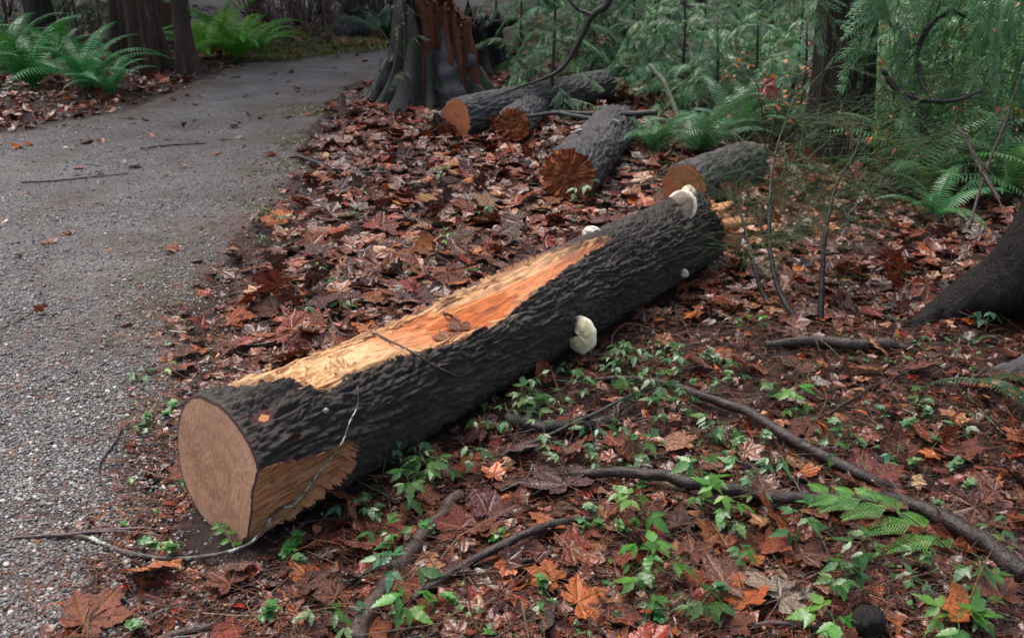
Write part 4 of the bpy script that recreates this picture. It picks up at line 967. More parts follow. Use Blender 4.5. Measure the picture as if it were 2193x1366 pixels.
for a, b, H_ in ((20, 85, 2.0), (170, 100, 1.8), (215, 60, 2.2), (60, 40, 2.5), (150, 30, 2.4), (255, 80, 1.6)):
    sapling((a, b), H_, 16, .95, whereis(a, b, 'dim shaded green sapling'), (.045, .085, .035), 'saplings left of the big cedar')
# foliage hanging on the left of the broken stump
sapling((880, 205), 1.25, 14, .38, 'fine grey green sapling growing against the broken stump', (.05, .075, .045), 'stump sapling', pos=sp_+np.array([-.22, -.32, 0]))
# boughs hanging from the draped trunk at upper right
hp = G(1795, 345)
for q, (dx, dy, z, L_, col) in enumerate(((.25, -.35, 1.35, 1.0, 0), (.45, -.2, 1.2, 1.1, 0), (.7, -.1, 1.35, 1.2, 0), (-.1, -.4, 1.25, .8, 0), (1.0, -.3, 1.35, 1.1, 0), (1.3, -.2, 1.2, 1.2, 0), (.05, -.45, .95, .6, 0), (.5, -.5, 1.0, .9, 0), (1.25, -.6, 1.0, 1.0, 0), (-.4, -.2, 1.3, .9, 0), (.85, -.55, 1.15, .9, 0), (.3, -.6, 1.3, .8, 0))):
    a_, b_, _ = proj(hp+[dx, dy, z-hp[2]-.4]); root = thing('cedar_bough', whereis(a_, b_, 'drooping wet cedar bough'), 'bough', (hp[0]+dx, hp[1]+dy, z), 'cedar boughs hanging round the draped trunk')
    for e in range(3):
        link('spray', BG[2+(e+q) % 2], root, loc=(0, 0, .05*e), rot=(r_.normal()*.3, .45+r_.uniform(-.2, .3), -PI/2+r_.normal()*1.0), sc=L_*r_.uniform(.5, .8), color=np.array((.075, .195, .1))*r_.uniform(.8, 1.35))
    P_ = spline([(-dx, -dy, .25), (-dx*.5, -dy*.5, .15), (0, 0, 0)], 8); V, F = tube(P_, np.linspace(.02, .008, 8), 6); link('stem', mesh('stem', V, tri(F), True, (M_TWIG,)), root, color=(.03, .024, .02))

# broad leaved evergreen bushes and bare thickets filling the far edge
def shrub_mesh(seed, H_=1.0, nb=14, leaf=0.05, nleaf=9, c=(1, 1, 1)):
    r = np.random.default_rng(seed); mb = MB(); tw = MB()
    for q in range(nb):
        a = r.random()*6.28; e = np.array([math.cos(a)*r.uniform(.2, .6), math.sin(a)*r.uniform(.2, .6), r.uniform(.6, 1.05)])*H_
        P_ = spline([(0, 0, -.05), e*.5+r.normal(size=3)*.06*H_, e], 8); V, F = tube(P_, np.linspace(.007, .0025, 8), 4); tw.add(V, tri(F))
        for s in range(3):
            b = P_[r.integers(3, 7)]; d = r.normal(size=3)*.2*H_; d[2] = abs(d[2]); Q_ = spline([b, b+d*.6+r.normal(size=3)*.03, b+d], 5); V, F = tube(Q_, np.linspace(.004, .0015, 5), 3); tw.add(V, tri(F))
            for l in range(nleaf):
                p = Q_[r.integers(1, 5)]+r.normal(size=3)*.02; u = r.normal(size=3); u[2] *= .5; u /= np.linalg.norm(u); w = np.cross(u, [0, 0, 1.]); w /= np.linalg.norm(w)+1e-6; L_ = leaf*r.uniform(.6, 1.3); dn = np.array([0, 0, -.25*L_])
                mb.add([p, p+u*L_*.5+w*L_*.28, p+u*L_*.5-w*L_*.28, p+u*L_*.5+dn*.3, p+u*L_+dn], [(0, 1, 3), (0, 3, 2), (3, 1, 4), (3, 4, 2)], np.array(c)*r.uniform(.6, 1.3))
    return tw.mesh('stems', M_TWIG), (mb.mesh('foliage', M_GREEN, False) if nleaf else None)
SH = [shrub_mesh(q, 1.0, 14, .06, 9) for q in range(3)]; BARE = [shrub_mesh(40+q, 1.3, 18, .03, 0) for q in range(2)]; YEL = shrub_mesh(60, 1.0, 10, .045, 2)
def shrub(pos, s, protos, label, cstem, cleaf, group, nm='shrub'):
    root = thing(nm, label, 'shrub', pos, group); a, b = protos
    z = r_.random()*6; link('stems', a, root, rot=(0, 0, z), sc=s, color=cstem)
    if b: link('foliage', b, root, rot=(0, 0, z), sc=s, color=cleaf)
for a, b, s_ in ((1960, 350, .8), (2100, 330, .9), (2170, 340, .9), (2040, 250, 1.), (1900, 400, .6), (2140, 190, 1.1), (1990, 140, 1.2), (2210, 300, 1.), (2080, 430, .5)):
    shrub(G(a, b), s_, SH[r_.integers(3)], whereis(a, b, 'glossy leaved evergreen shrub'), (.04, .03, .02), (.05, .17, .045), 'glossy shrubs in the right thicket')
for a, b, s_ in ((620, 95, 1.2), (665, 85, 1.2), (700, 95, 1.), (640, 60, 1.5), (720, 55, 1.5), (580, 60, 1.4), (760, 45, 1.4), (540, 40, 1.6), (690, 30, 1.6), (820, 45, 1.5), (860, 60, 1.2)):
    shrub(G(a, b), s_, BARE[r_.integers(2)], whereis(a, b, 'bare brown thicket of twigs'), (.085, .055, .04), None, 'bare thickets across the path', 'bare_thicket')
for a, b, s_ in ((640, 125, .35), (600, 130, .3), (670, 118, .3), (725, 105, .35), (560, 132, .3), (690, 122, .22)):
    shrub(G(a, b), s_, YEL, whereis(a, b, 'low yellow green plant'), (.1, .1, .04), (.2, .24, .05), 'yellow green plants at the far path edge', 'low_plant')
OR = shrub_mesh(70, 1.0, 9, .085, 2)  # shrubs added here, their orange leaves stand in for bright sky glints
for a, b, s_ in ((1930, 330, 1.), (2050, 200, 1.2), (2140, 260, 1.1), (2100, 400, .6), (1870, 420, .5), (1960, 80, 1.6), (1640, 330, .7)):
    shrub(G(a, b), s_, OR, whereis(a, b, 'added twiggy shrub, orange leaves for glints'), (.05, .03, .02), (.42, .12, .03), 'added twiggy shrubs, orange leaves for glints')
for q in range(70):
    yy = r_.uniform(15, 34); xx = r_.uniform(-.62, .62)*yy
    if sdf_path(np.array([xx]), np.array([yy]))[0] < .6: continue
    if xx < 0 and r_.random() < .6: shrub((xx, yy, hz(xx, yy)), r_.uniform(1., 2.), BARE[q % 2], 'bare twig thicket in the far forest', (.07, .05, .04), None, 'far bare thickets', 'bare_thicket')
    else: shrub((xx, yy, hz(xx, yy)), r_.uniform(1.2, 2.4), SH[q % 3], 'green understory shrub in the far forest', (.04, .03, .02), np.array((.045, .085, .04))*r_.uniform(.7, 1.3), 'far green shrubs')
mg = MB()
pts = np.stack([r_.uniform(-3.6, -1.0, 9000), r_.uniform(11.6, 16.5, 9000)], -1); sp3 = sdf_path(pts[:, 0], pts[:, 1]); hz3 = hh(pts[:, 0], pts[:, 1])
for (x, y), s3, z in zip(pts, sp3, hz3):
    if s3 < -.05 or perlin(np.array([x*1.1, y*.9, 3.])) < -.12: continue
    d = np.array([r_.normal()*.5, r_.normal()*.5, 1])*r_.uniform(.03, .09); w = np.array([.008, .003, 0]); p_ = np.array([x, y, z]); mg.add([p_-w, p_+w, p_+d], [(0, 1, 2)], np.array((.16, .19, .045))*r_.uniform(.6, 1.3))
link('grass', mg.mesh('grass', M_HERB, False), kind='stuff')
rk = G(752, 78); V = np.array([(math.cos(a)*math.cos(b), math.sin(a)*math.cos(b), math.sin(b)) for b in np.linspace(-1.4, 1.4, 9) for a in np.linspace(0, 2*PI, 14, endpoint=False)])
V = V*(1+.3*perlin(V*1.7))[:, None]*np.array([.28, .2, .19]); g = np.arange(9*14).reshape(9, 14); jn = (np.arange(14)+1) % 14
tag(link('rock', mesh('rock', V, np.stack([g[:-1], g[:-1][:, jn], g[1:][:, jn], g[1:]], -1).reshape(-1, 4), True, (M_GREYBARK,)), loc=rk+[0, 0, .1]), 'pale grey rock across the path left of the stump', 'rock')
print('part2 ok')
#PART3
# ------------------------------------------------------------------ fallen maple leaves
def maple(seed, hi=True, curl=.5):
    r = np.random.default_rng(seed); ang = np.radians([-108, -52, 0, 52, 108])+r.normal(size=5)*.06; ln = np.array([.55, .86, 1, .86, .55])*r.uniform(.9, 1.08, 5)
    fr = [.0, .40, .52, .60, .72, .84, 1.0] if hi else [0, .55, 1.0]; wd = [.0, .24, .33, .22, .25, .10, 0] if hi else [0, .33, 0]
    V = [(0, 0)]; A = [1.0]; F = []; off = [0.0]
    mids = np.concatenate([[ang[0]-.62], (ang[:-1]+ang[1:])/2, [ang[-1]+.62]]); srad = np.array([.2, .38, .43, .43, .38, .2])
    sin_ = []
    for a, s in zip(mids, srad): sin_.append(len(V)); V.append((math.cos(a)*s, math.sin(a)*s)); A.append(0.); off.append(.22)
    for k in range(5):
        d = np.array([math.cos(ang[k]), math.sin(ang[k])]); s = np.array([-d[1], d[0]]); rib = [0]; Lf = [sin_[k+1]]; Rt = [sin_[k]]
        for f, w in zip(fr[1:-1], wd[1:-1]):
            rib.append(len(V)); V.append(tuple(d*ln[k]*f)); A.append(1.); off.append(0)
            j = r.uniform(.85, 1.15, 2)
            Lf.append(len(V)); V.append(tuple(d*ln[k]*(f+.03*(w > .18))+s*w*ln[k]*j[0])); A.append(0.); off.append(w)
            Rt.append(len(V)); V.append(tuple(d*ln[k]*(f+.03*(w > .18))-s*w*ln[k]*j[1])); A.append(0.); off.append(w)
        tip = len(V); V.append(tuple(d*ln[k])); A.append(.9); off.append(0)
        for e in range(len(rib)-1):
            F += [(rib[e], rib[e+1], Lf[e+1]), (rib[e], Lf[e+1], Lf[e]), (rib[e], Rt[e], Rt[e+1]), (rib[e], Rt[e+1], rib[e+1])]
        F += [(rib[-1], tip, Lf[-1]), (rib[-1], Rt[-1], tip)]
    V = np.array(V); V[:, 0] -= .25; off = np.array(off); c = r.uniform(-PI, PI); rr = np.hypot(V[:, 0], V[:, 1])
    w_ = V[:, 0]*math.cos(c)+V[:, 1]*math.sin(c); w2 = -V[:, 0]*math.sin(c)+V[:, 1]*math.cos(c)
    z = .38*off*r.uniform(-.5, 1)+curl*(r.uniform(.2, 1.0)*w_**2*r.choice([1, -.8, 1])+r.uniform(-.15, .25)*w2**2)+.10*curl*perlin(np.stack([V[:, 0]*3, V[:, 1]*3, V[:, 0]*0+seed], -1))
    lobez = .16*curl*perlin(np.stack([np.arctan2(V[:, 1], V[:, 0]+.25)*1.2, V[:, 0]*0+seed*1.7, V[:, 0]*0], -1))*rr
    V = np.column_stack([V, z+lobez]); A = np.array(A)
    if hi:   # stalk
        n = len(V); p = V[0]; V = np.vstack([V, [p+(0, .008, 0), p+(0, -.008, 0), p+(-.3, .012, .03), p+(-.3, -.004, .03), p+(-.6, .008, -.02+.06*r.normal()), p+(-.6, -.008, -.02)]])
        F += [(n, n+2, n+1), (n+1, n+2, n+3), (n+2, n+4, n+3), (n+3, n+4, n+5)]; A = np.concatenate([A, np.ones(6)])
    return V, np.array(F), A
NS = 18
HI = [maple(100+q, True, (.2, .4, .65, 1.1)[q % 4]) for q in range(NS)]; LO = [maple(100+q, False, (.2, .4, .65, 1.1)[q % 4]) for q in range(NS)]
HIM = [mesh('maple_leaf', V, F, True, (M_LEAF,), fl={'vein': A}) for V, F, A in HI]
PAL = {'russet': (.19, .044, .02), 'brown': (.115, .036, .022), 'purple brown': (.075, .028, .026), 'orange': (.36, .10, .022), 'tan': (.33, .155, .08), 'red': (.23, .028, .014), 'dark brown': (.05, .022, .016), 'pale buff': (.45, .27, .16)}
PW = {'russet': .3, 'brown': .25, 'purple brown': .16, 'orange': .07, 'tan': .045, 'red': .08, 'dark brown': .085, 'pale buff': .008}
PK = list(PAL); PP = np.array([PW[k] for k in PK]); PP = PP/PP.sum()
r_ = np.random.default_rng(11)
leaves = []   # (pos, euler, size, shape, colour name, rgb, label or None)
def add_leaf(p, rot, s, sh, cn, label=None, rgb=None):
    c = np.array(PAL[cn] if rgb is None else rgb)
    if label is None: c = c*r_.uniform(.55, 1.25)*np.array([1, r_.uniform(.85, 1.2), r_.uniform(.85, 1.2)])
    leaves.append((np.array(p, float), rot, s, sh, cn, c, label))
# the leaves one would point at, placed one by one: px, py, size m, colour, yaw, tilt, shape, label
HAND = [
 (330, 1245, .115, 'tan', 2.9, (.5, .3), 2, 'big curled tan maple leaf on the needles before the sawn log end', (.38, .13, .045)),
 (205, 1330, .125, 'russet', 1.2, (.1, -.1), 0, 'flat russet maple leaf at the bottom left edge of the gravel', (.19, .065, .035)),
 (1255, 1300, .105, 'orange', .6, (.15, .1), 1, 'bright orange maple leaf nearest the bottom middle', (.42, .115, .025)),
 (1195, 1040, .16, 'purple brown', 2.2, (.05, .1), 0, 'large dark purple maple leaf by the start of the thick curved branch', (.06, .025, .03)),
 (1050, 1110, .10, 'purple brown', 1.3, (.4, -.2), 2, 'folded maroon maple leaf left of the dark purple leaf', (.09, .022, .024)),
 (1185, 1130, .11, 'orange', 2.6, (.2, .1), 1, 'orange brown maple leaf behind the bent dark stick', (.30, .085, .025)),
 (1645, 1135, .115, 'orange', 1.57, (.9, 0), 1, 'orange brown maple leaf standing on edge among green sprigs', (.24, .06, .018)),
 (1870, 1040, .135, 'red', .3, (.15, -.15), 0, 'large dark red maple leaf draped where two branches meet', (.13, .022, .014)),
 (1970, 805, .10, 'brown', 3.6, (.5, .1), 1, 'brown maple leaf hanging tilted on bare soil before the buttress root', (.15, .05, .028)),
 (1880, 757, .085, 'tan', .2, (.3, .5), 3, 'curled tan leaf in front of the half buried branch', (.38, .16, .08)),
 (1705, 795, .11, 'brown', 1.0, (.2, .2), 2, 'dark brown ribbed leaf beside the russet one past the green sprigs', (.08, .035, .03)),
 (1600, 800, .10, 'russet', 2.0, (.5, .0), 1, 'red brown leaf with raised lobes behind the long thin branch', (.2, .05, .025)),
 (510, 695, .105, 'orange', .2, (.25, -.2), 3, 'shiny orange leaf curled like a boat left of the log', (.30, .06, .015)),
 (690, 575, .10, 'orange', 2.2, (.55, .1), 1, 'orange red maple leaf standing up left of the log middle', (.33, .08, .025)),
 (690, 505, .13, 'tan', 1.2, (.1, .0), 0, 'broad pale tan maple leaf flat near the path edge', (.28, .13, .085)),
 (830, 500, .13, 'red', .8, (.5, .2), 1, 'dark red maple leaf propped up behind the log', (.17, .035, .018)),
 (370, 540, .08, 'russet', .4, (.1, .1), 3, 'russet leaf lying alone on the gravel edge', (.26, .09, .05)),
 (565, 725, .07, 'tan', 1.9, (.1, .1), 1, 'small split tan leaf beside the shiny orange boat leaf', (.3, .11, .05)),
 (640, 715, .08, 'brown', 1.1, (.1, .3), 2, 'brown leaf tucked under the thin twig left of the log', None),
 (790, 1180, .10, 'red', 2.3, (.3, .1), 1, 'deep red maple leaf beside the thick brown branch', (.14, .03, .02)),
 (735, 1090, .11, 'orange', 2.0, (.6, .2), 1, 'orange brown leaf leaning under the log lower edge', (.24, .07, .025)),
 (1360, 1180, .10, 'orange', 1.8, (.9, .3), 2, 'folded orange red leaf hanging by the end of the bent stick', (.2, .045, .018)),
 (1240, 1190, .12, 'brown', .5, (.2, .2), 1, 'brown serrated leaf below the bent dark stick', (.17, .06, .03)),
 (930, 985, .08, 'tan', 1.5, (.3, .1), 1, 'pale tan leaf against the log foot among green sprigs', (.36, .18, .08)),
 (2010, 960, .13, 'red', .9, (.2, .2), 1, 'glossy red leaf at right between pale herbs', (.2, .04, .018)),
 (2050, 985, .11, 'russet', 2.4, (.1, .2), 3, 'shiny russet leaf touching the glossy red leaf at right', (.22, .07, .04)),
 (1450, 960, .11, 'tan', 2.9, (.1, .15), 0, 'broad tan leaf lying under sprigs right of the log', (.3, .15, .085)),
 (1560, 1250, .12, 'brown', .9, (.1, .1), 0, 'flat brown leaf with grey torn edge low at right', (.16, .06, .045)),
 (1640, 1260, .10, 'pale buff', 2.2, (.2, .1), 1, 'grey buff upturned leaf low at right', (.24, .2, .15)),
 (1680, 1300, .09, 'pale buff', .6, (.3, .2), 2, 'pale grey leaf underside near the bottom right', (.27, .24, .19)),
 (1430, 745, .09, 'tan', .3, (.2, .3), 3, 'curled tan leaf right of the big cream fungus', (.33, .13, .06)),
 (1680, 645, .10, 'tan', .4, (.5, .2), 3, 'long pale buff leaf behind the bush stems', (.5, .3, .16)),
 (1700, 860, .07, 'pale buff', .2, (.1, .2), 2, 'small upturned grey leaf on the bare soil', (.3, .28, .25)),
 (1755, 828, .06, 'pale buff', .2, (.1, .2), 0, 'silvery grey leaf flake on the bare soil', (.3, .29, .28)),
 (1020, 595, .07, 'red', 2.2, (.4, .1), 2, 'dark red leaf behind the torn log top', (.17, .03, .02)),
 (960, 740, .0, 'red', 0, (0, 0), 0, None, None),
]
for px, py, s, cn, yaw, tilt, sh, lab, rgb in HAND:
    if s <= 0: continue
    p = G(px, py); up_ = s*math.sin(abs(tilt[0]))*.6
    add_leaf(p+[0, 0, .015+up_], (tilt[0], tilt[1], yaw), s, sh, cn, lab, rgb)
# leaves on and in other things
pl = lpt(np.array(.80), .5, .6)
for u_, s_, sz, lab, c in ((.93, .2, .07, 'wet red brown leaf floating in the log pool', (.16, .04, .02)), (.84, .35, .075, 'wet tan leaf lying at the edge of the log pool', (.25, .09, .035))):
    q = lpt(np.array(u_), s_, .5); q[2] = zc+.006; add_leaf(q, (.06, -.05, 1.2+u_), sz, 0, 'red', lab, c)
for px, py, Y_, sz, yaw, lab, c in ((1648, 190, 4.75, .1, .3, 'red maple leaf caught at the top of the twiggy bush', (.3, .04, .02)), (1815, 280, 4.6, .12, 1.2, 'dark red leaf pair caught in the twiggy bush before the draped trunk', (.16, .035, .02)), (1735, 335, 4.5, .08, 2.2, 'brown leaf hanging in the middle of the twiggy bush', (.2, .05, .025)), (1600, 415, 4.4, .09, 1., 'orange brown leaf hanging low in the bush beside the log tip', (.26, .07, .025)),
    (1670, 420, 4.3, .11, .2, 'wide orange leaf draped over the bush twigs', (.34, .09, .03)), (1657, 455, 4.2, .08, 1.6, 'narrow orange leaf dangling below the wide draped one', (.36, .12, .04)), (1700, 340, 4.6, .07, 1.4, 'rust leaf curled round a bush twig', (.24, .06, .03)),
    (920, 155, 8.5, .14, .7, 'red leaf hanging on a twig in front of the stump', (.3, .03, .015)), (895, 98, 8.6, .1, 1.7, 'pale pink brown leaf caught on a twig by the stump', (.4, .16, .1))):
    add_leaf(Pd(px, py, Y_-(.3 if Y_ < 6 else 0)), (1.0, .5, yaw), sz*1.05, int(px) % NS, 'red', lab, c)
# the litter: density follows the photograph's ground, thick right of the path and behind the log, thin on the needles in front
log_pts = LA[:2]+np.linspace(0, 1, 60)[:, None]*(LB-LA)[:2]
def in_log(x, y): return (np.hypot(x[:, None]-log_pts[:, 0], y[:, None]-log_pts[:, 1]).min(1) < .16)
N = 100000
yy = 1.3+(rng.random(N)**1.7)*15; xx = (rng.random(N)*2-1)*(.66*yy+.5)
sdv_ = sdf_path(xx, yy); pxl, pyl, _ = proj(np.stack([xx, yy, xx*0], -1))
dens = sstep(-.02, .4, sdv_+.12*n2(xx, yy, 2.0, 3))
side = (xx-LA[0])*ls[0]+(yy-LA[1])*ls[1]          # >0: the camera side of the log
dens = dens*np.where((side > .1) & (yy < 3.6) & (pyl > 700), .26, 1.0)
dens = dens*np.where((side > 0) & (pyl > 700) & (pyl < 930) & (pxl > 1350), .5, 1)
dens = dens*np.where((pxl < 640) & (pyl > 1000), .5, 1)
dens = dens*np.where((pxl < 560) & (pyl > 700) & (pyl <= 1000), .8, 1)
dens = dens*np.where((pxl < 620) & (pyl < 330), .28, 1)
dens = dens*(.45+.55*sstep(-.2, .25, n2(xx, yy, 1.3, 6)))
dens = dens+.012*(sdv_ < 0)*(yy > 2)
tq = np.maximum((yy-1.3)/15, 1e-4); pdf = tq**(1/1.7-1)/(1.7*15)/(2*(.66*yy+.5))*N      # samples per square metre
want = np.where(yy < 5, 430, np.where(yy < 8, 330, 150))
area_w = want/pdf
ok = (rng.random(N) < dens*np.clip(area_w, 0, 1)) & ~in_log(xx, yy)
xx, yy, sdv_ = xx[ok], yy[ok], sdv_[ok]
zz = hh(xx, yy); pd_, qd_, _ = proj(np.stack([xx, yy, zz], -1))
for q in range(len(xx)):
    if abs(pd_[q]-1096) > 1250 or qd_[q] > 1460: continue
    s = float(np.clip((.068 if yy[q] < 7 else .08)*math.exp(r_.normal()*.38), .028, .135))*(1 if sdv_[q] > 0 else .6)
    if (xx[q]-LA[0])*ls[0]+(yy[q]-LA[1])*ls[1] > 0 or pd_[q] < 560: s = min(s, .095)*.92
    cn = PK[r_.choice(len(PK), p=PP)]; t = r_.normal(size=2)*(.18 if r_.random() < .82 else .5)
    add_leaf((xx[q], yy[q], zz[q]+.006+abs(t[0])*s*.45+abs(t[1])*s*.3+r_.random()*.018), (t[0], t[1], r_.random()*6.28), s, int(r_.integers(NS)), cn)
# drift heaped on the mound and against the stump
print('leaves', len(leaves))
score = []
for L_ in leaves:
    a, b, d = proj(L_[0]); v = (0 <= a <= 2193) and (0 <= b <= 1366); score.append((1e9 if L_[6] else L_[2]/d) if v else 0)
order = np.argsort(score)[::-1]; solo = set(int(q) for q in order[:300])
def zone(p):
    a, b, _ = proj(p); sd_ = (p[0]-LA[0])*ls[0]+(p[1]-LA[1])*ls[1]
    if sdf_path(p[:1], p[1:2])[0] < .02: return 'on the gravel path'
    if sd_ < 0: return 'between the path and the torn top log' if b > 600 else 'behind the torn top log'
    if a < 650: return 'on the needles before the sawn log end'
    if b < 720: return 'on the open litter right of the log'
    if a > 1500: return 'among branches at the lower right'
    return 'among green sprigs before the log'
mbl = MB(); ca = {}
ZL = {}
for q, (p, rot, s, sh, cn, c, lab) in enumerate(leaves):
    if q in solo:
        o = link('maple_leaf', HIM[sh], loc=p, rot=rot, sc=s, color=np.clip(c, 0, 1))
        if lab is None:
            a_, b_, _ = proj(p); lab = whereis(a_, b_, '%s%s %s leaf' % ('large ' if s > .1 else ('small ' if s < .065 else ''), 'tilted' if abs(rot[0])+abs(rot[1]) > .45 else ('curled' if sh % 4 == 3 else 'flat'), cn))
        tag(o, lab, 'leaf', 'fallen maple leaves')
    else:
        d = np.linalg.norm(p-np.array([0, 0, CAM_H])); V, F, A = (HI if d < 3.7 else LO)[sh]
        M = np.array(Euler(rot).to_matrix()); mbl.add(V*s @ M.T+p, F, np.clip(c, 0, 1), A)
link('leaf_litter', mbl.mesh('leaf_litter', M_LITTER), kind='stuff')
# decayed fragments and far litter, small simple flakes
mbf = MB(); N = 42000
yy = 1.3+(rng.random(N)**1.5)*18; xx = (rng.random(N)*2-1)*(.66*yy+.5); sdv_ = sdf_path(xx, yy)
ok = (rng.random(N) < sstep(-.15, .3, sdv_+.12*n2(xx, yy, 2.0, 3))+.03) & ~in_log(xx, yy); xx, yy = xx[ok], yy[ok]; zz = hh(xx, yy)
for q in range(len(xx)):
    far = yy[q] > 6; s = r_.uniform(.012, .035)*(2.0 if far else 1); n = 6; a = np.sort(r_.random(n)*6.28); ra = s*r_.uniform(.4, 1.1, n)
    V = np.column_stack([np.cos(a)*ra, np.sin(a)*ra, r_.normal(size=n)*s*.2]); V = np.vstack([[0, 0, s*.2*r_.normal()], V])
    M = np.array(Euler((r_.normal()*.25, r_.normal()*.25, 0)).to_matrix()); cn = PK[r_.choice(len(PK), p=PP)]
    mbf.add(V @ M.T+[xx[q], yy[q], zz[q]+.004+s*.2], [(0, 1+e, 1+(e+1) % n) for e in range(n)], np.array(PAL[cn])*r_.uniform(.4, 1.2))
link('leaf_fragments', mbf.mesh('leaf_fragments', M_LITTER), kind='stuff')

# ------------------------------------------------------------------ needles, straws and cedar litter
def strands(name, N, ymax, Lr, Rr, cols, pw, m, dfun, zl=.012, power=1.4):
    mb = MB(); yy = 1.25+(rng.random(N)**power)*(ymax-1.25); xx = (rng.random(N)*2-1)*(.64*yy+.3); sdv_ = sdf_path(xx, yy)
    ok = (rng.random(N) < dfun(xx, yy, sdv_)) & ~in_log(xx, yy); xx, yy = xx[ok], yy[ok]; zz = hh(xx, yy)
    for q in range(len(xx)):
        L_ = r_.uniform(*Lr)*math.exp(r_.normal()*.3); a = r_.random()*6.28 if r_.random() < .5 else r_.normal()*.5+.35; k = r_.normal()*.9
        t = np.linspace(-.5, .5, 4); P_ = np.column_stack([xx[q]+np.cos(a+k*t)*L_*t, yy[q]+np.sin(a+k*t)*L_*t, zz[q]+.003+r_.random()*zl+t*r_.normal()*L_*.15+.002*r_.normal(size=4)])
        V, F = tube(P_, r_.uniform(*Rr)*np.array([1, .9, .75, .4]), 3, caps=False); c = np.array(cols[r_.choice(len(cols), p=pw)])*r_.uniform(.5, 1.4); mb.add(V, F, c)
    return link(name, mb.mesh(name, m), kind='stuff')
fnear = lambda x, y, s: np.where(s > .0, 1.0, .07+.9*np.exp(-np.abs(s)/.16))
strands('needle_litter', 30000, 5.0, (.03, .13), (.0007, .0015), [(.17, .055, .03), (.09, .04, .028), (.24, .09, .045), (.04, .025, .02), (.2, .13, .08)], [.38, .24, .2, .08, .1], M_STRAND, fnear)
strands('twig_litter', 3200, 9, (.1, .4), (.0012, .0028), [(.04, .026, .02), (.07, .05, .042), (.12, .07, .05), (.1, .095, .085)], [.4, .3, .2, .1], M_TWIG and M_STRAND, lambda x, y, s: np.where(s > 0, .8, .06), .02)
strands('path_debris', 26000, 10.5, (.02, .09), (.0009, .0019), [(.14, .06, .04), (.08, .045, .035), (.18, .08, .05)], [.5, .3, .2], M_STRAND, lambda x, y, s: np.where(s < .05, 1.0, 0)*sstep(.02, .4, fbm(np.stack([x*1.3, y*.8, x*0+44], -1), 3)+.55*sstep(-.9, 0, s)), .004, 1.2)
mb = MB(); ws = np.random.default_rng(31)
for q in range(230):
    px, py = ws.uniform(560, 2190), ws.uniform(640, 1360)
    if q % 4 == 0: px, py = ws.uniform(420, 1900), ws.uniform(430, 900)
    p0 = G(px, py)
    if in_log(p0[:1], p0[1:2])[0]: continue
    L_ = ws.uniform(.12, .42); a = ws.random()*6.28; k = ws.normal()*1.1; hgt = ws.uniform(.0, .09); t = np.linspace(0, 1, 9)
    P_ = np.column_stack([p0[0]+np.cos(a+k*t)*L_*t, p0[1]+np.sin(a+k*t)*L_*t, p0[2]+.012+hgt*np.sin(t*PI*ws.uniform(.5, 1.1))+.006*ws.normal(size=9)])
    if in_log(P_[-1:, 0], P_[-1:, 1])[0]: continue
    V, F = tube(P_, ws.uniform(.0009, .0018)*(1-.6*t), 4, caps=False); mb.add(V, F, np.array([(.1, .05, .03), (.2, .12, .06), (.05, .035, .03), (.09, .1, .04), (.22, .09, .04)][ws.integers(5)])*ws.uniform(.7, 1.2))
link('wiry_stems', mb.mesh('wiry_stems', M_STRAND), kind='stuff')
# dead cedar sprigs, rust red
mb = MB()
def sprig(mb, p, a, L_, c, rr=.0009, flat=.0):
    d = np.array([math.cos(a), math.sin(a), 0]); s_ = np.array([-d[1], d[0], 0]); n = 7; t = np.linspace(0, 1, n); P_ = p+np.outer(t, d)*L_+np.outer(np.sin(t*3+a)*.06*L_, s_)+np.array([0, 0, 1])*np.outer(np.sin(t*PI)*flat, [1])
    V, F = tube(P_, rr*(1-.6*t), 3, caps=False); mb.add(V, F, c)
    for q in range(1, n-1):
        for sg in (-1, 1):
            l = L_*.26*(1-q/n)+.004; e = (d*.75+s_*sg*.65)*l+np.array([0, 0, r_.normal()*.1*l]); w = s_*.0011*sg; b = P_[q]
            mb.add([b, b+e*.5+d*.0016, b+e, b+e*.5-d*.0012], [(0, 1, 2), (0, 2, 3)], c*r_.uniform(.8, 1.2))
N = 900; yy = 1.3+rng.random(N)**1.3*4; xx = (rng.random(N)*2-1)*(.62*yy); s_ = sdf_path(xx, yy); ok = (s_ > -.1) & ~in_log(xx, yy)
for x, y in zip(xx[ok], yy[ok]): sprig(mb, np.array([x, y, hz(x, y)+.01+r_.random()*.012]), r_.random()*6.28, r_.uniform(.04, .11), np.array((.3, .085, .03))*r_.uniform(.6, 1.2))
for q in range(190):
    p = G(r_.uniform(0, 700), r_.uniform(250, 1340)); sprig(mb, p+[0, 0, .012], r_.random()*6.28, r_.uniform(.05, .14), np.array((.26, .09, .045))*r_.uniform(.6, 1.1))
link('dead_cedar_litter', mb.mesh('dead_cedar_litter', M_STRAND), kind='stuff')
# sawdust and chips round the cut
mb = MB()
for q in range(900):
    px, py = (430+r_.normal()*70, 1040+r_.normal()*110) if q < 520 else (400+r_.normal()*60+300*r_.random(), 830-150*r_.random()+r_.normal()*40)
    p = G(px, py)
    if in_log(p[:1], p[1:2])[0]: continue
    s = r_.uniform(.0018, .0048)*(2.6 if r_.random() < .05 else 1); V = r_.normal(size=(4, 3))*s*np.array([1, 1, .3]); mb.add(V+p+[0, 0, .012], [(0, 1, 2), (0, 2, 3), (0, 3, 1), (1, 3, 2)], np.array((.55, .3, .14))*r_.uniform(.5, 1.2))
link('sawdust', mb.mesh('sawdust', M_SPLINTER, False), kind='stuff')

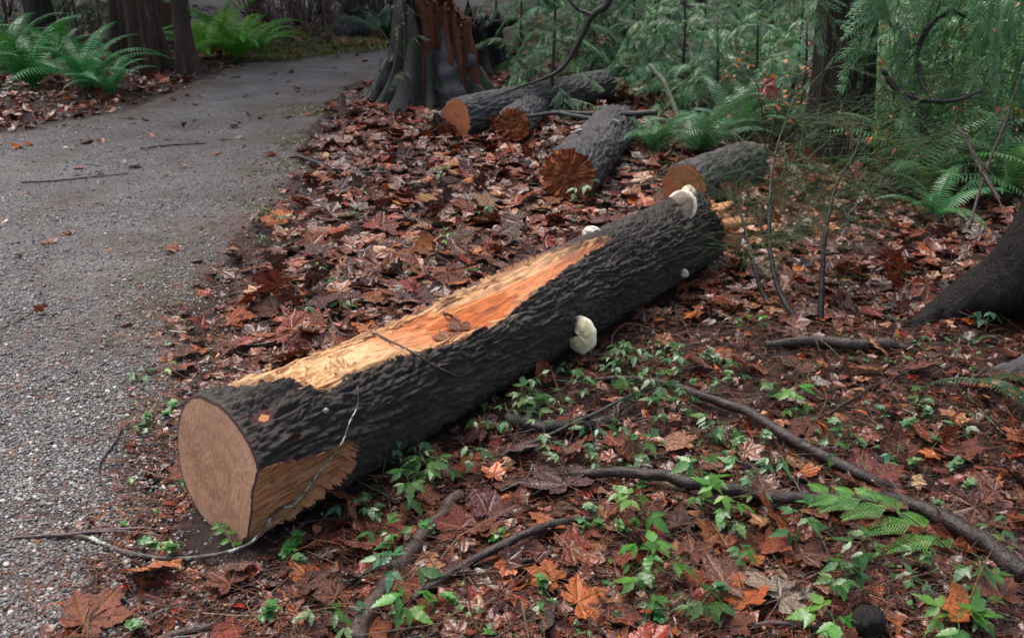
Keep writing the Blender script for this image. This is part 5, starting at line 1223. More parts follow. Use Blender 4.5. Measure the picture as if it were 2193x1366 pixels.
# ------------------------------------------------------------------ branches and sticks on the ground
def stick(name, label, pts, rad, col, lift=None, m=M_TWIG, n=40, k=8, rough=.25, side=0, group='sticks and branches on the forest floor', cat='branch', seed=None, tip=None):
    P_ = np.array([G(px, py, 0) for px, py in pts]); lf = np.zeros(len(pts)) if lift is None else np.array(lift, float)
    R = np.interp(np.linspace(0, 1, n), np.linspace(0, 1, len(rad)), rad); P_[:, 2] += lf
    # where lifted, keep the place on the sight line of the same spot
    for q, (px, py) in enumerate(pts):
        if lf[q] > 0: P_[q] = G(px, py, lf[q])
    C_ = spline(P_, n); C_[:, 2] = np.maximum(C_[:, 2], 0*C_[:, 2]+hh(C_[:, 0], C_[:, 1])) + R*.8
    sd_ = seed or (pts[0][0]*.013+pts[0][1]*.007)
    C_ = C_+(R[:, None]*.5+.0015)*np.stack([perlin(np.stack([np.linspace(0, n/5., n), np.full(n, sd_), np.full(n, w)], -1)) for w in (1., 5.)]+[np.zeros(n)], -1)
    mb = MB(); V, F = tube(C_, R*(1+.12*perlin(np.stack([np.linspace(0, n/3, n), np.full(n, sd_), np.zeros(n)], -1))), k, rough, sd_); mb.add(V, tri(F))
    rr = np.random.default_rng(int(sd_*1000) % 9999)
    for q in range(side):
        e = rr.integers(n//5, n-2); d = C_[e+1]-C_[e-1]; d /= np.linalg.norm(d); s_ = np.array([-d[1], d[0], 0])*rr.choice([-1, 1])
        L_ = rr.uniform(.06, .22); Q_ = spline([C_[e], C_[e]+(d*.7+s_*.6)*L_*.5+[0, 0, .02*rr.random()], C_[e]+(d*.9+s_*.9)*L_+[0, 0, .03*rr.normal()]], 8); V, F = tube(Q_, np.linspace(R[e]*.45, R[e]*.15, 8), 5); mb.add(V, tri(F))
    o = link(name, mb.mesh(name, m), color=col); return tag(o, label, cat, group)
DK, BR, GRN, GY = (.030, .019, .017), (.05, .03, .023), (.035, .04, .03), (.09, .08, .07)
stick('branch', 'long dark curved branch running from the cream fungus down to the red leaf', [(1268, 818), (1340, 815), (1430, 828), (1520, 860), (1610, 893), (1690, 945), (1760, 985), (1870, 1035), (1930, 1060)], [.009, .012, .016, .018, .018, .014], DK, [0, .02, .03, .035, .03, .03, .02, .015, .0], side=2, n=70)
stick('branch', 'thick wet black branch sweeping to the lower right corner', [(1215, 1022), (1330, 1018), (1450, 1035), (1560, 1058), (1680, 1075), (1790, 1080), (1930, 1085), (2060, 1145), (2200, 1245)], [.012, .017, .019, .018, .018, .02, .024, .026], DK, [.01, .03, .04, .03, .025, .02, .02, .02, .0], n=80, k=10)
stick('stick', 'bent dark stick pointing at the orange leaf in the foreground', [(862, 1305), (940, 1247), (1040, 1192), (1130, 1148), (1210, 1122), (1262, 1118), (1292, 1130)], [.007, .011, .012, .012, .011, .010, .007], DK, [0, .02, .03, .035, .03, .02, .005], n=50, k=10)
stick('branch', 'thick brown barked branch running under leaves to the bottom edge', [(985, 1065), (940, 1120), (885, 1180), (850, 1240), (800, 1310), (760, 1390)], [.018, .021, .023, .025, .025], BR, n=50, k=12, m=M_TWIG)
stick('stick', 'short black rotten log piece right of the log foot', [(1080, 905), (1160, 928), (1240, 925), (1320, 912)], [.022, .027, .026, .024], (.016, .013, .012), n=40, k=12, rough=.5)
stick('stick', 'thin greenish stick rising from the log foot toward the curved branch', [(1050, 985), (1130, 955), (1210, 918), (1290, 880), (1350, 850), (1415, 825)], [.004, .006, .006, .005, .003], GRN, [0, .02, .04, .05, .06, .06], side=2)
stick('stick', 'thin dark stick lying below the greenish one', [(1000, 1000), (1060, 985), (1130, 965), (1200, 935)], [.004, .006, .005, .003], DK)
stick('stick', 'purple twig lying across the gravel edge at lower left', [(-20, 1160), (60, 1152), (150, 1147), (230, 1138), (300, 1134), (360, 1137)], [.005, .005, .006, .005, .003], (.08, .05, .05), [0, .01, .015, .01, .01, 0])
# the lichen covered stick that leans over the log end
P_ = np.array([G(150, 1147, .012), G(200, 1155, .014), G(260, 1180, .012), G(350, 1195, .015), G(430, 1192, .02), G(500, 1178, .035)])
o_ = [hit_log(*v) for v in ((600, 1100, .02), (640, 1080, .02), (690, 1015, .015), (735, 950, .012), (758, 905, .012), (771, 860, .012), (773, 822, .02))]
P_ = np.vstack([P_, G(545, 1155, .05), o_]); C_ = spline(P_, 90); V, F = tube(C_, np.interp(np.linspace(0, 1, 90), [0, .35, .55, 1], [.0075, .0055, .0034, .0016]), 8, .3, 2)
tag(link('stick', mesh('stick', V, tri(F), True, (M_LICHEN,))), 'lichen spotted stick on the soil whose tip leans up over the log end', 'branch', 'sticks and branches on the forest floor')
# twig lying across the torn top
o_ = [hit_log(*v) for v in ((770, 695, .012), (800, 706, .02), (830, 720, .022), (880, 748, .012), (930, 775, .01), (988, 806, .014))]
P_ = np.vstack([G(640, 612, .03), G(690, 650, .06), o_[0]+[-.08, .02, .005], o_]); V, F = tube(spline(P_, 60), np.linspace(.0025, .0046, 60), 6, .3, 4); tag(link('stick', mesh('stick', V, tri(F), True, (M_TWIG,)), color=(.06, .035, .03)), 'dark twig lying over the torn top and down the log side', 'branch', 'sticks and branches on the forest floor')
P_ = np.array([G(932, 655, .06), hit_log(955, 662, .01), hit_log(975, 672, .012), hit_log(992, 686, .004)]); V, F = tube(spline(P_, 24), np.linspace(.005, .004, 24), 6, .3, 4); tag(link('stick', mesh('stick', V, tri(F), True, (M_TWIG,)), color=DK), 'short dark stick dipping into the log pool', 'branch', 'sticks and branches on the forest floor')
for lab, pts, rad, col, sd in (
 ('thin grey twig curving left of the log by the boat leaf', [(450, 742), (520, 742), (580, 735), (640, 712), (690, 680), (722, 642)], [.003, .005, .005, .003], GY, 1),
 ('dark forked twig descending to the torn top from the left', [(590, 560), (640, 610), (690, 655), (735, 700), (770, 730)], [.003, .005, .005, .003], DK, 2),
 ('long curved dark branch on the leaves near the path bend', [(628, 338), (650, 340), (700, 358), (760, 372), (830, 372), (890, 366), (930, 352)], [.008, .011, .011, .009, .006], (.03, .035, .034), 2),
 ('dark stick half covered by leaves before the stout log', [(1040, 428), (1090, 442), (1140, 452), (1190, 468)], [.014, .018, .018, .012], DK, 0),
 ('half buried grey brown branch before the buttress root', [(1640, 740), (1720, 738), (1820, 742), (1900, 745), (1945, 750)], [.012, .02, .022, .02, .01], (.05, .036, .03), 0),
 ('pale broken stick crossing the wet leaves at right', [(1840, 600), (1890, 575), (1950, 552)], [.006, .008, .006], (.2, .19, .18), 0),
 ('second pale stick lying across the first on wet leaves', [(1880, 565), (1930, 595), (1975, 625)], [.005, .006, .005], (.18, .16, .15), 0),
 ('long low branch rising to the right edge above the wet leaves', [(1990, 515), (2060, 490), (2130, 462), (2200, 440)], [.006, .008, .008, .008], (.05, .036, .03), 1),
 ('thin root like stick curling on bare soil at right', [(2110, 790), (2080, 815), (2075, 850), (2100, 880), (2150, 930)], [.003, .004, .004, .003], GY, 0),
 ('dark twig lying diagonal over the bare soil at right', [(1950, 795), (1880, 825), (1820, 860), (1770, 890)], [.004, .005, .005, .003], DK, 1),
 ('thin straight twig on the gravel at upper left', [(45, 392), (120, 388), (200, 380), (275, 372)], [.006, .006, .005, .004], (.06, .045, .04), 0),
 ('thin twig on the gravel at the left edge', [(0, 705), (50, 682), (85, 655)], [.003, .004, .003], (.09, .065, .05), 0),
 ('curled dark twig on the gravel left of the log end', [(260, 915), (245, 950), (220, 985), (210, 1010), (225, 1050), (240, 1080)], [.003, .004, .004, .002], DK, 1),
 ('thin straight twig on the gravel past the moss', [(300, 320), (370, 312), (440, 308)], [.005, .006, .004], DK, 0),
 ('short bark stick at the bottom edge left of the thick branch', [(340, 1372), (400, 1358), (455, 1345)], [.008, .011, .009], BR, 0),
 ('thin brown stick from the deep red leaf to the bottom', [(835, 1205), (780, 1232), (740, 1262), (700, 1300)], [.003, .005, .005, .003], (.05, .035, .04), 0),
 ('dark stick below the bent stick in the foreground', [(1075, 1215), (1130, 1205), (1180, 1190)], [.006, .009, .006], DK, 0),
 ('wiry brown twig crossing the lower right sprigs', [(1580, 1310), (1660, 1280), (1720, 1245), (1800, 1210)], [.003, .004, .004, .003], (.1, .055, .04), 0),
 ('dark wiry twig sloping down between lower right sprigs', [(1660, 980), (1700, 1030), (1740, 1110), (1770, 1180), (1795, 1220)], [.003, .0045, .004, .003], (.05, .06, .05), 0),
 ('thin dark twig arching above the black branch', [(1480, 980), (1560, 985), (1630, 1010), (1665, 1045)], [.003, .004, .004, .003], DK, 0),
 ('bare twig along the bottom edge at right', [(1560, 1345), (1650, 1335), (1730, 1342), (1820, 1362)], [.004, .005, .005, .004], (.07, .05, .05), 1)):
    stick('stick', lab, pts, rad, col, side=sd, n=30, lift=[.012]*len(pts))
# forked cut branch behind, dark arms at top
def air_branch(name, label, pts, rad, col, n=40, cat='branch', group='bare branches hanging in the air', side=0, m=M_TWIG):
    P_ = np.array([Pd(*q) for q in pts]); C_ = spline(P_, n); R = np.interp(np.linspace(0, 1, n), np.linspace(0, 1, len(rad)), rad); mb = MB(); V, F = tube(C_, R, 8, .25, pts[0][0]*.01); mb.add(V, tri(F))
    rr = np.random.default_rng(pts[0][0])
    for q in range(side):
        e = rr.integers(4, n-2); d = C_[e+1]-C_[e-1]; d /= np.linalg.norm(d); v = rr.normal(size=3); L_ = rr.uniform(.15, .5); Q_ = spline([C_[e], C_[e]+(d*.6+v*.35)*L_*.5, C_[e]+(d*.8+v*.5)*L_+[0, 0, -.1*L_]], 8); V, F = tube(Q_, np.linspace(R[e]*.45, R[e]*.15, 8), 4); mb.add(V, tri(F))
    return tag(link(name, mb.mesh(name, m), color=col), label, cat, group)
air_branch('branch', 'dark hooked branch hanging down from the top edge over the long grey log', [(1312, -40, 7.0), (1300, 10, 7.0), (1268, 35, 7.0), (1240, 90, 7.0), (1205, 145, 7.0), (1165, 168, 7.0), (1090, 195, 7.0), (1010, 225, 7.0)], [.03, .03, .024, .02, .017, .012, .008, .005], (.02, .018, .018), side=3)
air_branch('branch', 'side arm joining the hooked dark branch at the top edge', [(1205, -20, 7.05), (1235, 18, 7.03), (1268, 33, 7.0)], [.01, .014, .018], (.02, .018, .018))
air_branch('branch', 'dark branch with a pale cut tip behind the stout log', [(1130, 250, 6.7), (1200, 242, 6.7), (1300, 246, 6.6), (1408, 241, 6.5)], [.012, .016, .02, .022], (.03, .03, .028), side=2)
air_branch('branch', 'second cut branch crossing under the pale tipped one', [(1180, 238, 6.75), (1240, 250, 6.6), (1335, 263, 6.35)], [.01, .016, .018], (.03, .034, .03))
air_branch('branch', 'arched dark branch curving below the draped boughs', [(1890, 150, 5.6), (1920, 190, 5.6), (1980, 215, 5.5), (2050, 215, 5.5), (2110, 190, 5.5)], [.016, .018, .016, .012, .007], (.018, .016, .015), side=3)
air_branch('branch', 'tall bowed dark branch at right rising out of the thicket', [(2030, 20, 5.8), (1985, 65, 5.8), (1965, 120, 5.8), (1975, 180, 5.7), (2000, 215, 5.5)], [.02, .018, .014, .012, .01], (.018, .016, .015), side=4)
air_branch('branch', 'leaning brown sapling stem in front of the right thicket', [(2050, 270, 4.6), (2080, 320, 4.5), (2105, 370, 4.4), (2140, 430, 4.25)], [.008, .01, .011, .012], (.05, .03, .025), side=2)
air_branch('branch', 'thin upright stem crossing the right thicket', [(2190, 150, 4.6), (2150, 270, 4.5), (2110, 370, 4.4), (2075, 490, 4.2)], [.004, .006, .007, .008], (.05, .035, .03), side=3)
air_branch('branch', 'mossy pale stem arching beside the ferns behind the cut logs', [(1390, 140, 7.2), (1420, 175, 7.1), (1440, 220, 7.0), (1455, 262, 6.9)], [.016, .02, .02, .018], (.13, .16, .09))
air_branch('branch', 'thin twig leaning left in front of the broken stump', [(790, 30, 8.4), (850, 110, 8.4), (910, 170, 8.4), (965, 215, 8.3)], [.006, .008, .01, .01], (.05, .045, .04), side=3)
# pale cut tips of the two branches
# ------------------------------------------------------------------ twiggy bush right of the log tip
root = thing('twiggy_bush', 'bare green twiggy bush with three dark stems beside the log far end', 'bush', G(1715, 692))
def wc(name, me, col): o = world_child(name, me, root); o.color = (*col, 1); return o
stems = [[G(1690, 690), Pd(1640, 640, 3.62), Pd(1612, 560, 3.75), Pd(1590, 470, 3.95), Pd(1560, 400, 4.15)], [G(1718, 700), Pd(1672, 630, 3.55), Pd(1650, 540, 3.7), Pd(1648, 440, 3.85), Pd(1660, 330, 4.1), Pd(1700, 210, 4.3)], [G(1757, 695), Pd(1760, 610, 3.55), Pd(1768, 500, 3.7), Pd(1790, 400, 3.9), Pd(1830, 330, 4.0), Pd(1850, 260, 4.1)]]
tw = MB(); rb = np.random.default_rng(9)
def twigrec(p, d, L_, r, depth):
    k = 5; pts = [p]; q = p.copy(); dd = d.copy()
    for e in range(k):
        dd = dd+rb.normal(size=3)*.16; dd /= np.linalg.norm(dd); q = q+dd*L_/k; pts.append(q.copy())
    V, F = tube(pts, np.linspace(r, r*.45, k+1), 3, caps=False); tw.add(V, F)
    if depth:
        for e in range(rb.integers(3, 6)):
            b = pts[rb.integers(1, k+1)]; nd = dd+rb.normal(size=3)*.65; nd[2] *= .75; nd /= np.linalg.norm(nd); twigrec(b, nd, L_*rb.uniform(.45, .75), r*.62, depth-1)
for q, st in enumerate(stems):
    C_ = spline(st, 30); V, F = tube(C_, np.linspace(.014, .004, 30), 7, .2, q); wc('stem', mesh('stem', V, tri(F), True, (M_TWIG,)), (.014, .011, .01))
    for e in range(20):
        i_ = rb.integers(12, 30); d = np.array([rb.normal(), rb.normal()*.6, .1+.35*rb.random()]); d /= np.linalg.norm(d); twigrec(C_[i_], d, rb.uniform(.22, .5), .0022, 3)
wc('twigs', tw.mesh('twigs', M_TWIG), (.05, .1, .028))

# ------------------------------------------------------------------ green sprigs
def leaflet(seed, n=7):
    r = np.random.default_rng(seed); f = np.linspace(0, 1, n+1); V = [(0, 0, 0)]; A = [1.]; F = []
    for q in range(1, n):
        w = .285*math.sin(PI*f[q]**.72)**.95; j = r.uniform(.9, 1.1)
        z = .10*w+.02*(q % 2)
        V += [(f[q], 0, -.12*f[q]**2), (f[q]+.03, w*j, z-.12*f[q]**2), (f[q]-.045, w*j*.84, z-.01-.12*f[q]**2), (f[q]+.03, -w*j, z-.12*f[q]**2), (f[q]-.045, -w*j*.84, z-.01-.12*f[q]**2)]; A += [1., 0, 0, 0, 0]
    tip = len(V); V.append((1.08, 0, -.16)); A.append(.8); b = lambda q: 1+5*(q-1)
    F += [(0, b(1), b(1)+2), (0, b(1)+4, b(1)), (b(1), b(1)+1, b(1)+2), (b(1), b(1)+4, b(1)+3)]
    for q in range(1, n-1):
        F += [(b(q), b(q+1), b(q+1)+2), (b(q), b(q+1)+2, b(q)+1), (b(q), b(q+1)+4, b(q+1)), (b(q), b(q)+3, b(q+1)+4), (b(q+1), b(q+1)+1, b(q+1)+2), (b(q+1), b(q+1)+4, b(q+1)+3)]
    F += [(b(n-1), tip, b(n-1)+1), (b(n-1), b(n-1)+3, tip)]
    return np.array(V, float), np.array(F), np.array(A)
def tri_leaf(seed):
    mb = MB(); r = np.random.default_rng(seed); V, F, A = leaflet(seed)
    P_ = np.array([(0, 0, 0), (.35, 0, .1), (.62, 0, .1)]); a, b = tube(P_, .016, 3); mb.add(a, tri(b), (.8, 1, .6))
    for ang, s, x in ((0, .85, .62), (1.15, .62, .55), (-1.15, .62, .55)):
        M = np.array(Euler((r.normal()*.2, .25+r.normal()*.15, ang+r.normal()*.1)).to_matrix()); mb.add(V*s @ M.T+[x, 0, .1], F, (1, 1, 1), A)
    return mb.mesh('leaf', M_GREEN)
TL = [tri_leaf(q) for q in range(6)]
HB = []
for q in range(3):                                                # small lobed herb leaf
    V, F, A = maple(300+q, True, .35); HB.append(mesh('leaf', V[:-6]+[.25, 0, 0], F[:-4], True, (M_GREEN,), fl={'vein': A[:-6]}))
def plant(px, n, H_, ls_, label, col, group, herb=False, lean=None, nm='green_sprig', pos=None):
    p = G(*px) if pos is None else np.array(pos); root = thing(nm, label, 'plant', p, group); a = r_.random()*6.28 if lean is None else lean
    e = np.array([math.cos(a)*H_*.7, math.sin(a)*H_*.7, H_]); C_ = spline([(0, 0, -.01), e*.5+[0, 0, H_*.18], e], 14); V, F = tube(C_, np.linspace(.0022, .001, 14), 5)
    link('stem', mesh('stem', V, tri(F), True, (M_TWIG,)), root, color=(.07, .10, .035))
    for q in range(n):
        i_ = min(13, int(3+11*(q+.5)/n)); an = a+q*2.5+r_.normal()*.3; s = ls_*r_.uniform(.65, 1.2); c = np.array(col)*r_.uniform(.75, 1.3)*np.array([r_.uniform(.75, 1.4), 1, r_.uniform(.8, 1.2)])
        link('leaf', (HB if herb else TL)[r_.integers(3 if herb else 6)], root, loc=C_[i_], rot=(r_.normal()*.2, r_.uniform(-.25, .4), an), sc=s, color=c)
    return root
LG = (.038, .115, .032); LB_ = (.06, .175, .035); LP = (.06, .15, .075)
SPR = [ # px, leaves, height, leaflet size, label, colour
 ((1105, 895), 8, .10, .05, 'green sprig against the log foot left of the black rotten piece', LG), ((1165, 910), 8, .11, .055, 'leafy green sprig right of the log above the black rotten piece', LG),
 ((1255, 870), 7, .10, .05, 'green sprig left of the start of the curved branch', LG), ((1305, 800), 8, .1, .05, 'green sprig just below the cream fungus with a yellow leaf', LG), ((1375, 790), 8, .1, .05, 'green sprig right of the cream fungus', LP),
 ((1455, 815), 8, .1, .05, 'green sprig touching the top of the curved branch', LP), ((1340, 890), 8, .11, .05, 'green sprig below the curved branch start', LG), ((1410, 885), 9, .12, .055, 'bushy green sprig under the curved branch', LG),
 ((1480, 905), 8, .1, .05, 'green sprig under the middle of the curved branch', LG), ((1275, 975), 6, .08, .045, 'low sprig above the wet black branch left part', LP), ((1390, 1000), 5, .08, .055, 'sprig with broad leaf above the wet black branch', LG),
 ((855, 1075), 9, .14, .055, 'tall green sprig before the log beside the thick brown branch', LG), ((815, 1030), 7, .14, .05, 'green sprig rising against the bark near the torn patch', LG), ((915, 1010), 7, .10, .045, 'green sprig at the log foot before the pale tan leaf', LP), ((960, 1030), 7, .09, .05, 'green sprig right of the tall one before the log', LG), ((870, 1180), 6, .10, .045, 'thin sprig growing past the thick brown branch', LG),
 ((895, 1255), 6, .10, .06, 'big leaved sprig over the thick brown branch', LP), ((845, 1320), 5, .08, .06, 'big green trefoil low before the thick brown branch', LB_), ((690, 1330), 4, .07, .06, 'green sprig near the bottom edge left of the brown branch', LG), ((760, 1350), 3, .06, .05, 'two leaved sprig at the bottom edge by the brown branch', LP), ((735, 1110), 3, .05, .045, 'small sprig under the log torn patch', LP),
 ((1395, 1125), 6, .11, .06, 'bright green sprig right of the bent stick tip', LB_), ((1500, 1130), 7, .15, .068, 'tall sprig with hanging bright leaves below the black branch', LB_), ((1590, 1170), 7, .13, .066, 'sprig of bright leaves left of the standing orange leaf', LB_), ((1700, 1190), 6, .1, .058, 'dark green sprig right of the standing orange leaf', LG), ((1785, 1260), 7, .10, .068, 'broad dark green sprig below the cedar spray', LG), ((1865, 1210), 5, .1, .058, 'sprig with holed leaf left under the cedar spray', LG),
 ((1435, 1240), 7, .11, .065, 'bright sprig with many leaflets above the brown foreground leaf', LB_), ((1395, 1290), 5, .07, .055, 'low bright sprig beside the brown foreground leaf', LB_), ((1480, 1340), 5, .07, .055, 'sprig at the bottom edge in the right half', LG), ((1775, 1345), 6, .08, .06, 'sprig at the bottom edge left of the charred chunk', LB_), ((2010, 1350), 7, .1, .065, 'leafy sprig at the bottom right past the charred chunk', LB_), ((2120, 1275), 7, .12, .06, 'sprig under the black branch at the lower right corner', LG), ((2085, 1180), 4, .1, .045, 'round leaved sprig in front of the black branch end', LP), ((2060, 1330), 5, .1, .05, 'dark sprig close to the lower right corner', LG),
 ((1695, 905), 7, .09, .055, 'sprig beside the bend of the curved branch', LB_), ((1560, 945), 6, .08, .05, 'sprig left under the curved branch bend', LG), ((1790, 1000), 6, .08, .05, 'sprig right of the curved branch lower half', LG), ((2110, 712), 6, .08, .06, 'dark blue green sprig under the buttress root', (.03, .10, .06)), ((1215, 460), 9, .22, .055, 'upright wet sprig in the leaves before the stout log', LP), ((740, 665), 3, .05, .05, 'single pale sprig left of the torn log top', LB_), ((760, 740), 0, .05, .05, None, LG), ((955, 530), 6, .07, .05, 'bright sprig in the leaves behind the log', LB_), ((1605, 700), 4, .06, .05, 'small sprig at the foot of the twiggy bush', LB_), ((1000, 590), 6, .06, .05, 'green sprig close behind the torn log top', LG), ((1030, 480), 5, .1, .05, 'sprig among leaves below the dark half covered stick', LP), ((1075, 470), 0, .1, .05, None, LP), ((945, 395), 5, .1, .05, 'blue green sprig in the leaves between path and stout log', LP), ((370, 810), 3, .05, .05, 'yellow green sprig at the gravel edge left of the log', (.2, .34, .09)), ((318, 815), 4, .04, .045, 'dark small sprig at the gravel edge by the yellow green one', LG)]
for px, n, H_, s, lab, c in SPR:
    if n: plant(px, n, H_, s, lab, c, 'green sprigs on the forest floor')
for a, b in ((1120, 850), (1210, 900), (1280, 830), (1350, 830), (1420, 790), (1500, 850), (1340, 940), (1430, 930), (1510, 940), (1180, 985), (1100, 960), (1240, 1010), (940, 1060), (1010, 1000), (1060, 930), (880, 1010), (800, 1100), (1540, 1010), (1640, 1090), (1330, 1260), (1600, 1230), (1930, 1230), (1980, 1280), (1680, 860), (1590, 830), (1210, 1010)):
    plant((a, b), int(r_.integers(4, 7)), r_.uniform(.06, .12), r_.uniform(.034, .048), whereis(a, b, 'leafy green sprig'), LG if r_.random() < .6 else LP, 'green sprigs in the dense patch')
HERB = [(1960, 880), (1900, 900), (2000, 900), (1840, 960), (1880, 950), (1930, 920), (1990, 955), (1800, 930), (1950, 1000), (1910, 1010), (1700, 965), (1640, 960), (1570, 965), (1520, 960), (2035, 1015), (2060, 1060), (2000, 1090), (1990, 740), (1965, 760), (600, 1200), (625, 1185), (660, 1225), (340, 1180), (370, 1185), (410, 1045), (365, 880), (345, 905), (310, 920), (1160, 1285), (1180, 1300), (1140, 1325), (560, 1340), (290, 1350), (1270, 1100), (1290, 1135), (1260, 1150), (1370, 1060), (930, 1155), (1110, 880), (1540, 790), (1500, 775), (1350, 755), (1050, 1170), (1350, 1150), (1330, 1215), (1420, 1340), (1560, 1290), (980, 1300)]
HL = {0: 'small lacy green herb seedling among litter before the log', 1: 'small lacy herb seedling with wet pale leaves at the right', 2: 'small herb seedling on the soil before the sawn log end'}
for q, (a, b) in enumerate(HERB):
    z = 2 if a < 700 else (1 if a > 1480 else 0); pale = z == 1
    plant((a, b), 7, .045, .024, whereis(a, b, ['small lacy herb seedling', 'small pale lacy herb', 'small herb seedling'][z]), (.075, .17, .09) if pale else (.05, .17, .05), ['herb seedlings before the log', 'herb seedlings at the right', 'herb seedlings before the sawn end'][z], True, nm='herb_seedling')
for q, (a, b) in enumerate([(2035, 940), (1990, 870), (1880, 985), (1790, 955), (1655, 1000), (1460, 775), (1230, 815), (1050, 890), (760, 470), (640, 680), (610, 480), (700, 590), (880, 600), (800, 420), (1120, 480), (1040, 395), (560, 520), (720, 400), (1270, 430), (1560, 700), (630, 905)]):
    plant((a, b), 4, .06, .045, whereis(a, b, 'tiny green seedling in the litter'), LG if q % 2 else LP, 'seedlings in the leaf litter', nm='seedling')
# tiny ground greenery
mb = MB(); N = 4200; yy = 1.4+rng.random(N)**1.2*4.5; xx = (rng.random(N)*2-1)*(.6*yy); s_ = sdf_path(xx, yy); sd_ = (xx-LA[0])*ls[0]+(yy-LA[1])*ls[1]
ok = ~in_log(xx, yy) & (rng.random(N) < np.where(s_ < -.05, .03, np.where((sd_ > 0) & (xx > -.3), .45, .14))*sstep(-.1, .3, n2(xx, yy, 2.2, 31)))
for x, y in zip(xx[ok], yy[ok]):
    z = hz(x, y)+.012; c = np.array((.05, .16, .045))*r_.uniform(.6, 1.4)
    for e in range(r_.integers(3, 7)):
        a = r_.random()*6.28; L_ = r_.uniform(.008, .022); d = np.array([math.cos(a), math.sin(a), r_.uniform(0, .5)]); w = np.array([-d[1], d[0], 0])*L_*.36; p = np.array([x, y, z])
        mb.add([p, p+d*L_*.55+w, p+d*L_, p+d*L_*.55-w], [(0, 1, 2), (0, 2, 3)], c*r_.uniform(.8, 1.2))
# moss and short grass at the path edge
for e in range(5200):
    k_ = r_.integers(3, 11); a_, b_ = PATH[k_], PATH[k_+1]; f = r_.random(); x, y = a_+(b_-a_)*f; x += -abs(r_.normal())*.22+.1; y += r_.normal()*.08
    if perlin(np.array([x*1.7, y*1.4, 8.])) < .12 or y < 1.9: continue
    p = np.array([x, y, hz(x, y)+.008]); s_ = .004+.0011*y; d = np.array([r_.normal()*.8, r_.normal()*.8, .45])*s_*r_.uniform(.8, 2.2); w = np.array([s_*.7, s_*.3, 0]); mb.add([p-w, p+w, p+d], [(0, 1, 2)], np.array((.085, .105, .03))*r_.uniform(.6, 1.3))
link('ground_cover', mb.mesh('ground_cover', M_HERB, False), kind='stuff')

# ------------------------------------------------------------------ green cedar sprays fallen on the ground
def cedar_spray(label, base, tip, size, nside, col, lift=.06, name='cedar_spray'):
    A_, B_ = G(*base, .02), G(*tip, .02); root = thing(name, label, 'cedar spray', A_, 'green cedar sprays fallen on the floor'); d = B_-A_; L_ = np.linalg.norm(d)
    C_ = spline([np.zeros(3), d*.5+[0, 0, lift], d+[0, 0, lift*.4]], 40); V, F = tube(C_, np.linspace(.0024, .0008, 40), 5); link('stem', mesh('stem', V, tri(F), True, (M_TWIG,)), root, color=(.09, .05, .035))
    dn = d/L_
    for q in range(nside):
        f = .05+.95*(q+.5)/nside; b = C_[int(f*39)]; sg = 1 if q % 2 else -1; s_ = np.array([-dn[1], dn[0], 0])*sg; sl_ = size*(1-.55*f)*r_.uniform(.8, 1.15)
        ax = dn*.72+s_*.72; ax /= np.linalg.norm(ax); px_ = np.array([-ax[1], ax[0], 0]); mb = MB(); m = 15
        P_ = [b+ax*sl_*t+np.array([0, 0, -.25*sl_*t*t]) for t in np.linspace(0, 1, m)]; V, F = tube(P_, np.linspace(.0017, .0008, m), 4); mb.add(V, tri(F))
        for e in range(1, m):
            l1 = sl_*.36*(1-(e/m)**1.3)+.008
            for s2 in (-1, 1):
                e1 = (ax*.72+px_*s2*.7)*l1+np.array([0, 0, -.15*l1]); p0 = P_[e]; mm = max(2, int(l1/.011)); w = np.cross(e1, [0, 0, 1.]); w /= np.linalg.norm(w)
                mb.add([p0-w*.0012, p0+w*.0012, p0+e1+w*.0009, p0+e1-w*.0009], [(0, 1, 2, 3)])
                for k in range(1, mm+1):
                    pk = p0+e1*k/mm; l2 = .009*(1-.5*k/mm)*r_.uniform(.8, 1.2)
                    for s3 in (-1, 1):
                        e2 = (e1/np.linalg.norm(e1)*.8+w*s3*.6)*l2; mb.add([pk, pk+e2*.5+w*s3*.0013, pk+e2, pk+e2*.5-w*s3*.0010], [(0, 1, 2, 3)])
        link('side_spray', mb.mesh('side_spray', M_CEDAR, False), root, color=np.array(col)*r_.uniform(.85, 1.15))
cedar_spray('fresh bright green cedar spray lying across the black branch at lower right', (2060, 1195), (1750, 1075), .16, 11, (.085, .24, .06), .07)
cedar_spray('green cedar sprig tucked at the bottom of the sawn log end', (505, 1178), (465, 1125), .03, 7, (.06, .17, .04), .02)
cedar_spray('green cedar sprig in the leaves left of the log near the gravel', (800, 470), (735, 455), .09, 7, (.05, .13, .06), .02)
cedar_spray('grey green cedar sprig left of the torn log top', (765, 600), (705, 605), .08, 7, (.06, .12, .06), .02)
cedar_spray('yellow green cedar sprig by the black branch at right edge', (2190, 1180), (2090, 1160), .06, 7, (.13, .2, .05), .02)
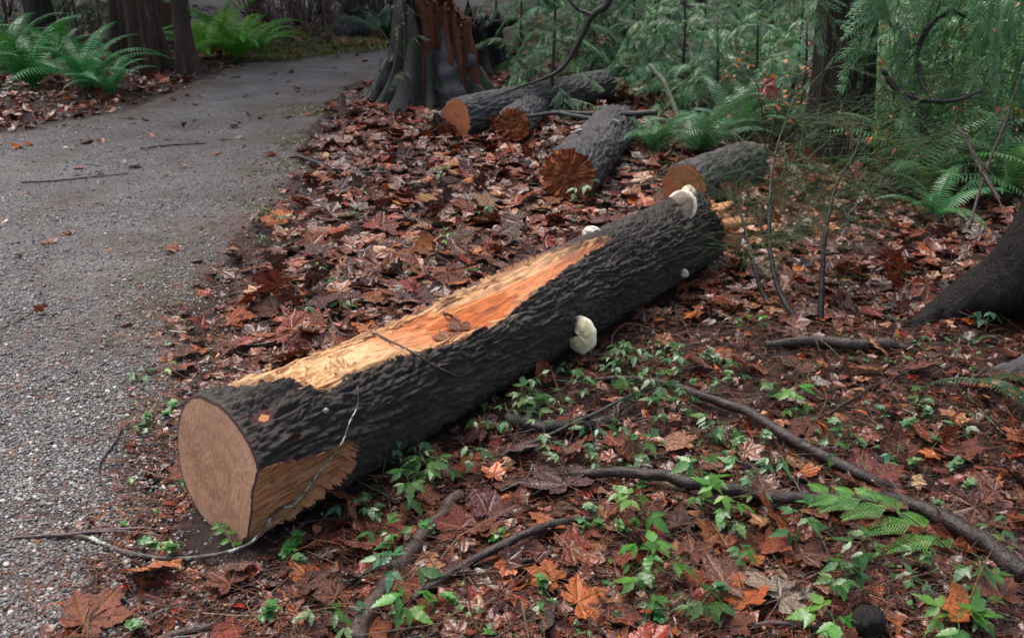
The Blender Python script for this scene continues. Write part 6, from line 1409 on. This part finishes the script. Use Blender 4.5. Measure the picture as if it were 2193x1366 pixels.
# dry stalks standing in the foreground
for lab, pts in (('dry tan grass stalk standing in the foreground right of the brown branch', [(1025, 1366, 0), (1005, 1290, .08), (992, 1220, .14), (982, 1145, .2)]), ('dry yellow stalk leaning at the lower right corner', [(2065, 1330, 0), (2085, 1265, .08), (2110, 1205, .14), (2140, 1150, .2)]), ('rust coloured dead sprig standing against the log side', [(1140, 790, 0), (1170, 750, .06), (1185, 715, .1), (1195, 690, .13)]), ('thin straw standing beside the cream fungus', [(1265, 800, .0), (1267, 770, .03), (1266, 742, .05)])):
    P_ = np.array([G(a, b, c) for a, b, c in pts]); base = P_[0]
    C_ = spline([base+(p-base)*np.array([.35, .35, 1]) for p in P_], 20)
    C_ = spline(np.array([Pd(a, b, base[1]+.02*c) for a, b, c in pts]), 20); V, F = tube(C_, np.linspace(.0028, .0012, 20), 5, .3, 2); tag(link('dry_stalk', mesh('dry_stalk', V, tri(F), True, (M_TWIG,)), color=(.26, .17, .06) if 'r' in lab[:3] else (.2, .06, .03)), lab, 'dry stalk', 'dry stalks')
# charred chunk at the bottom edge
cp = G(1850, 1352); k = 16; zz_ = np.linspace(-.02, .06, 8); V = []
for q, z in enumerate(zz_):
    for e in range(k):
        a = e/k*2*PI; f = 1+.28*perlin(np.array([math.cos(a)*1.6, math.sin(a)*1.6, z*18])); V.append((math.cos(a)*.048*f*(1-.25*(q/7)**3), math.sin(a)*.036*f*(1-.25*(q/7)**3), z+.012*perlin(np.array([a*2, q*.7, 2.]))))
V.append((0, 0, .058)); g = np.arange(8*k).reshape(8, k); jn = (np.arange(k)+1) % k
F = np.concatenate([tri(np.stack([g[:-1], g[:-1][:, jn], g[1:][:, jn], g[1:]], -1).reshape(-1, 4)), np.stack([g[-1], g[-1][jn], np.full(k, 8*k)], -1)])
tag(link('charred_chunk', mesh('charred_chunk', np.array(V), F, True, (M_BLACKROOT,)), loc=cp, rot=(.1, -.1, .4)), 'black charred wood chunk at the bottom edge in the right half', 'wood chunk')
print('part3 ok', len(bpy.data.objects))
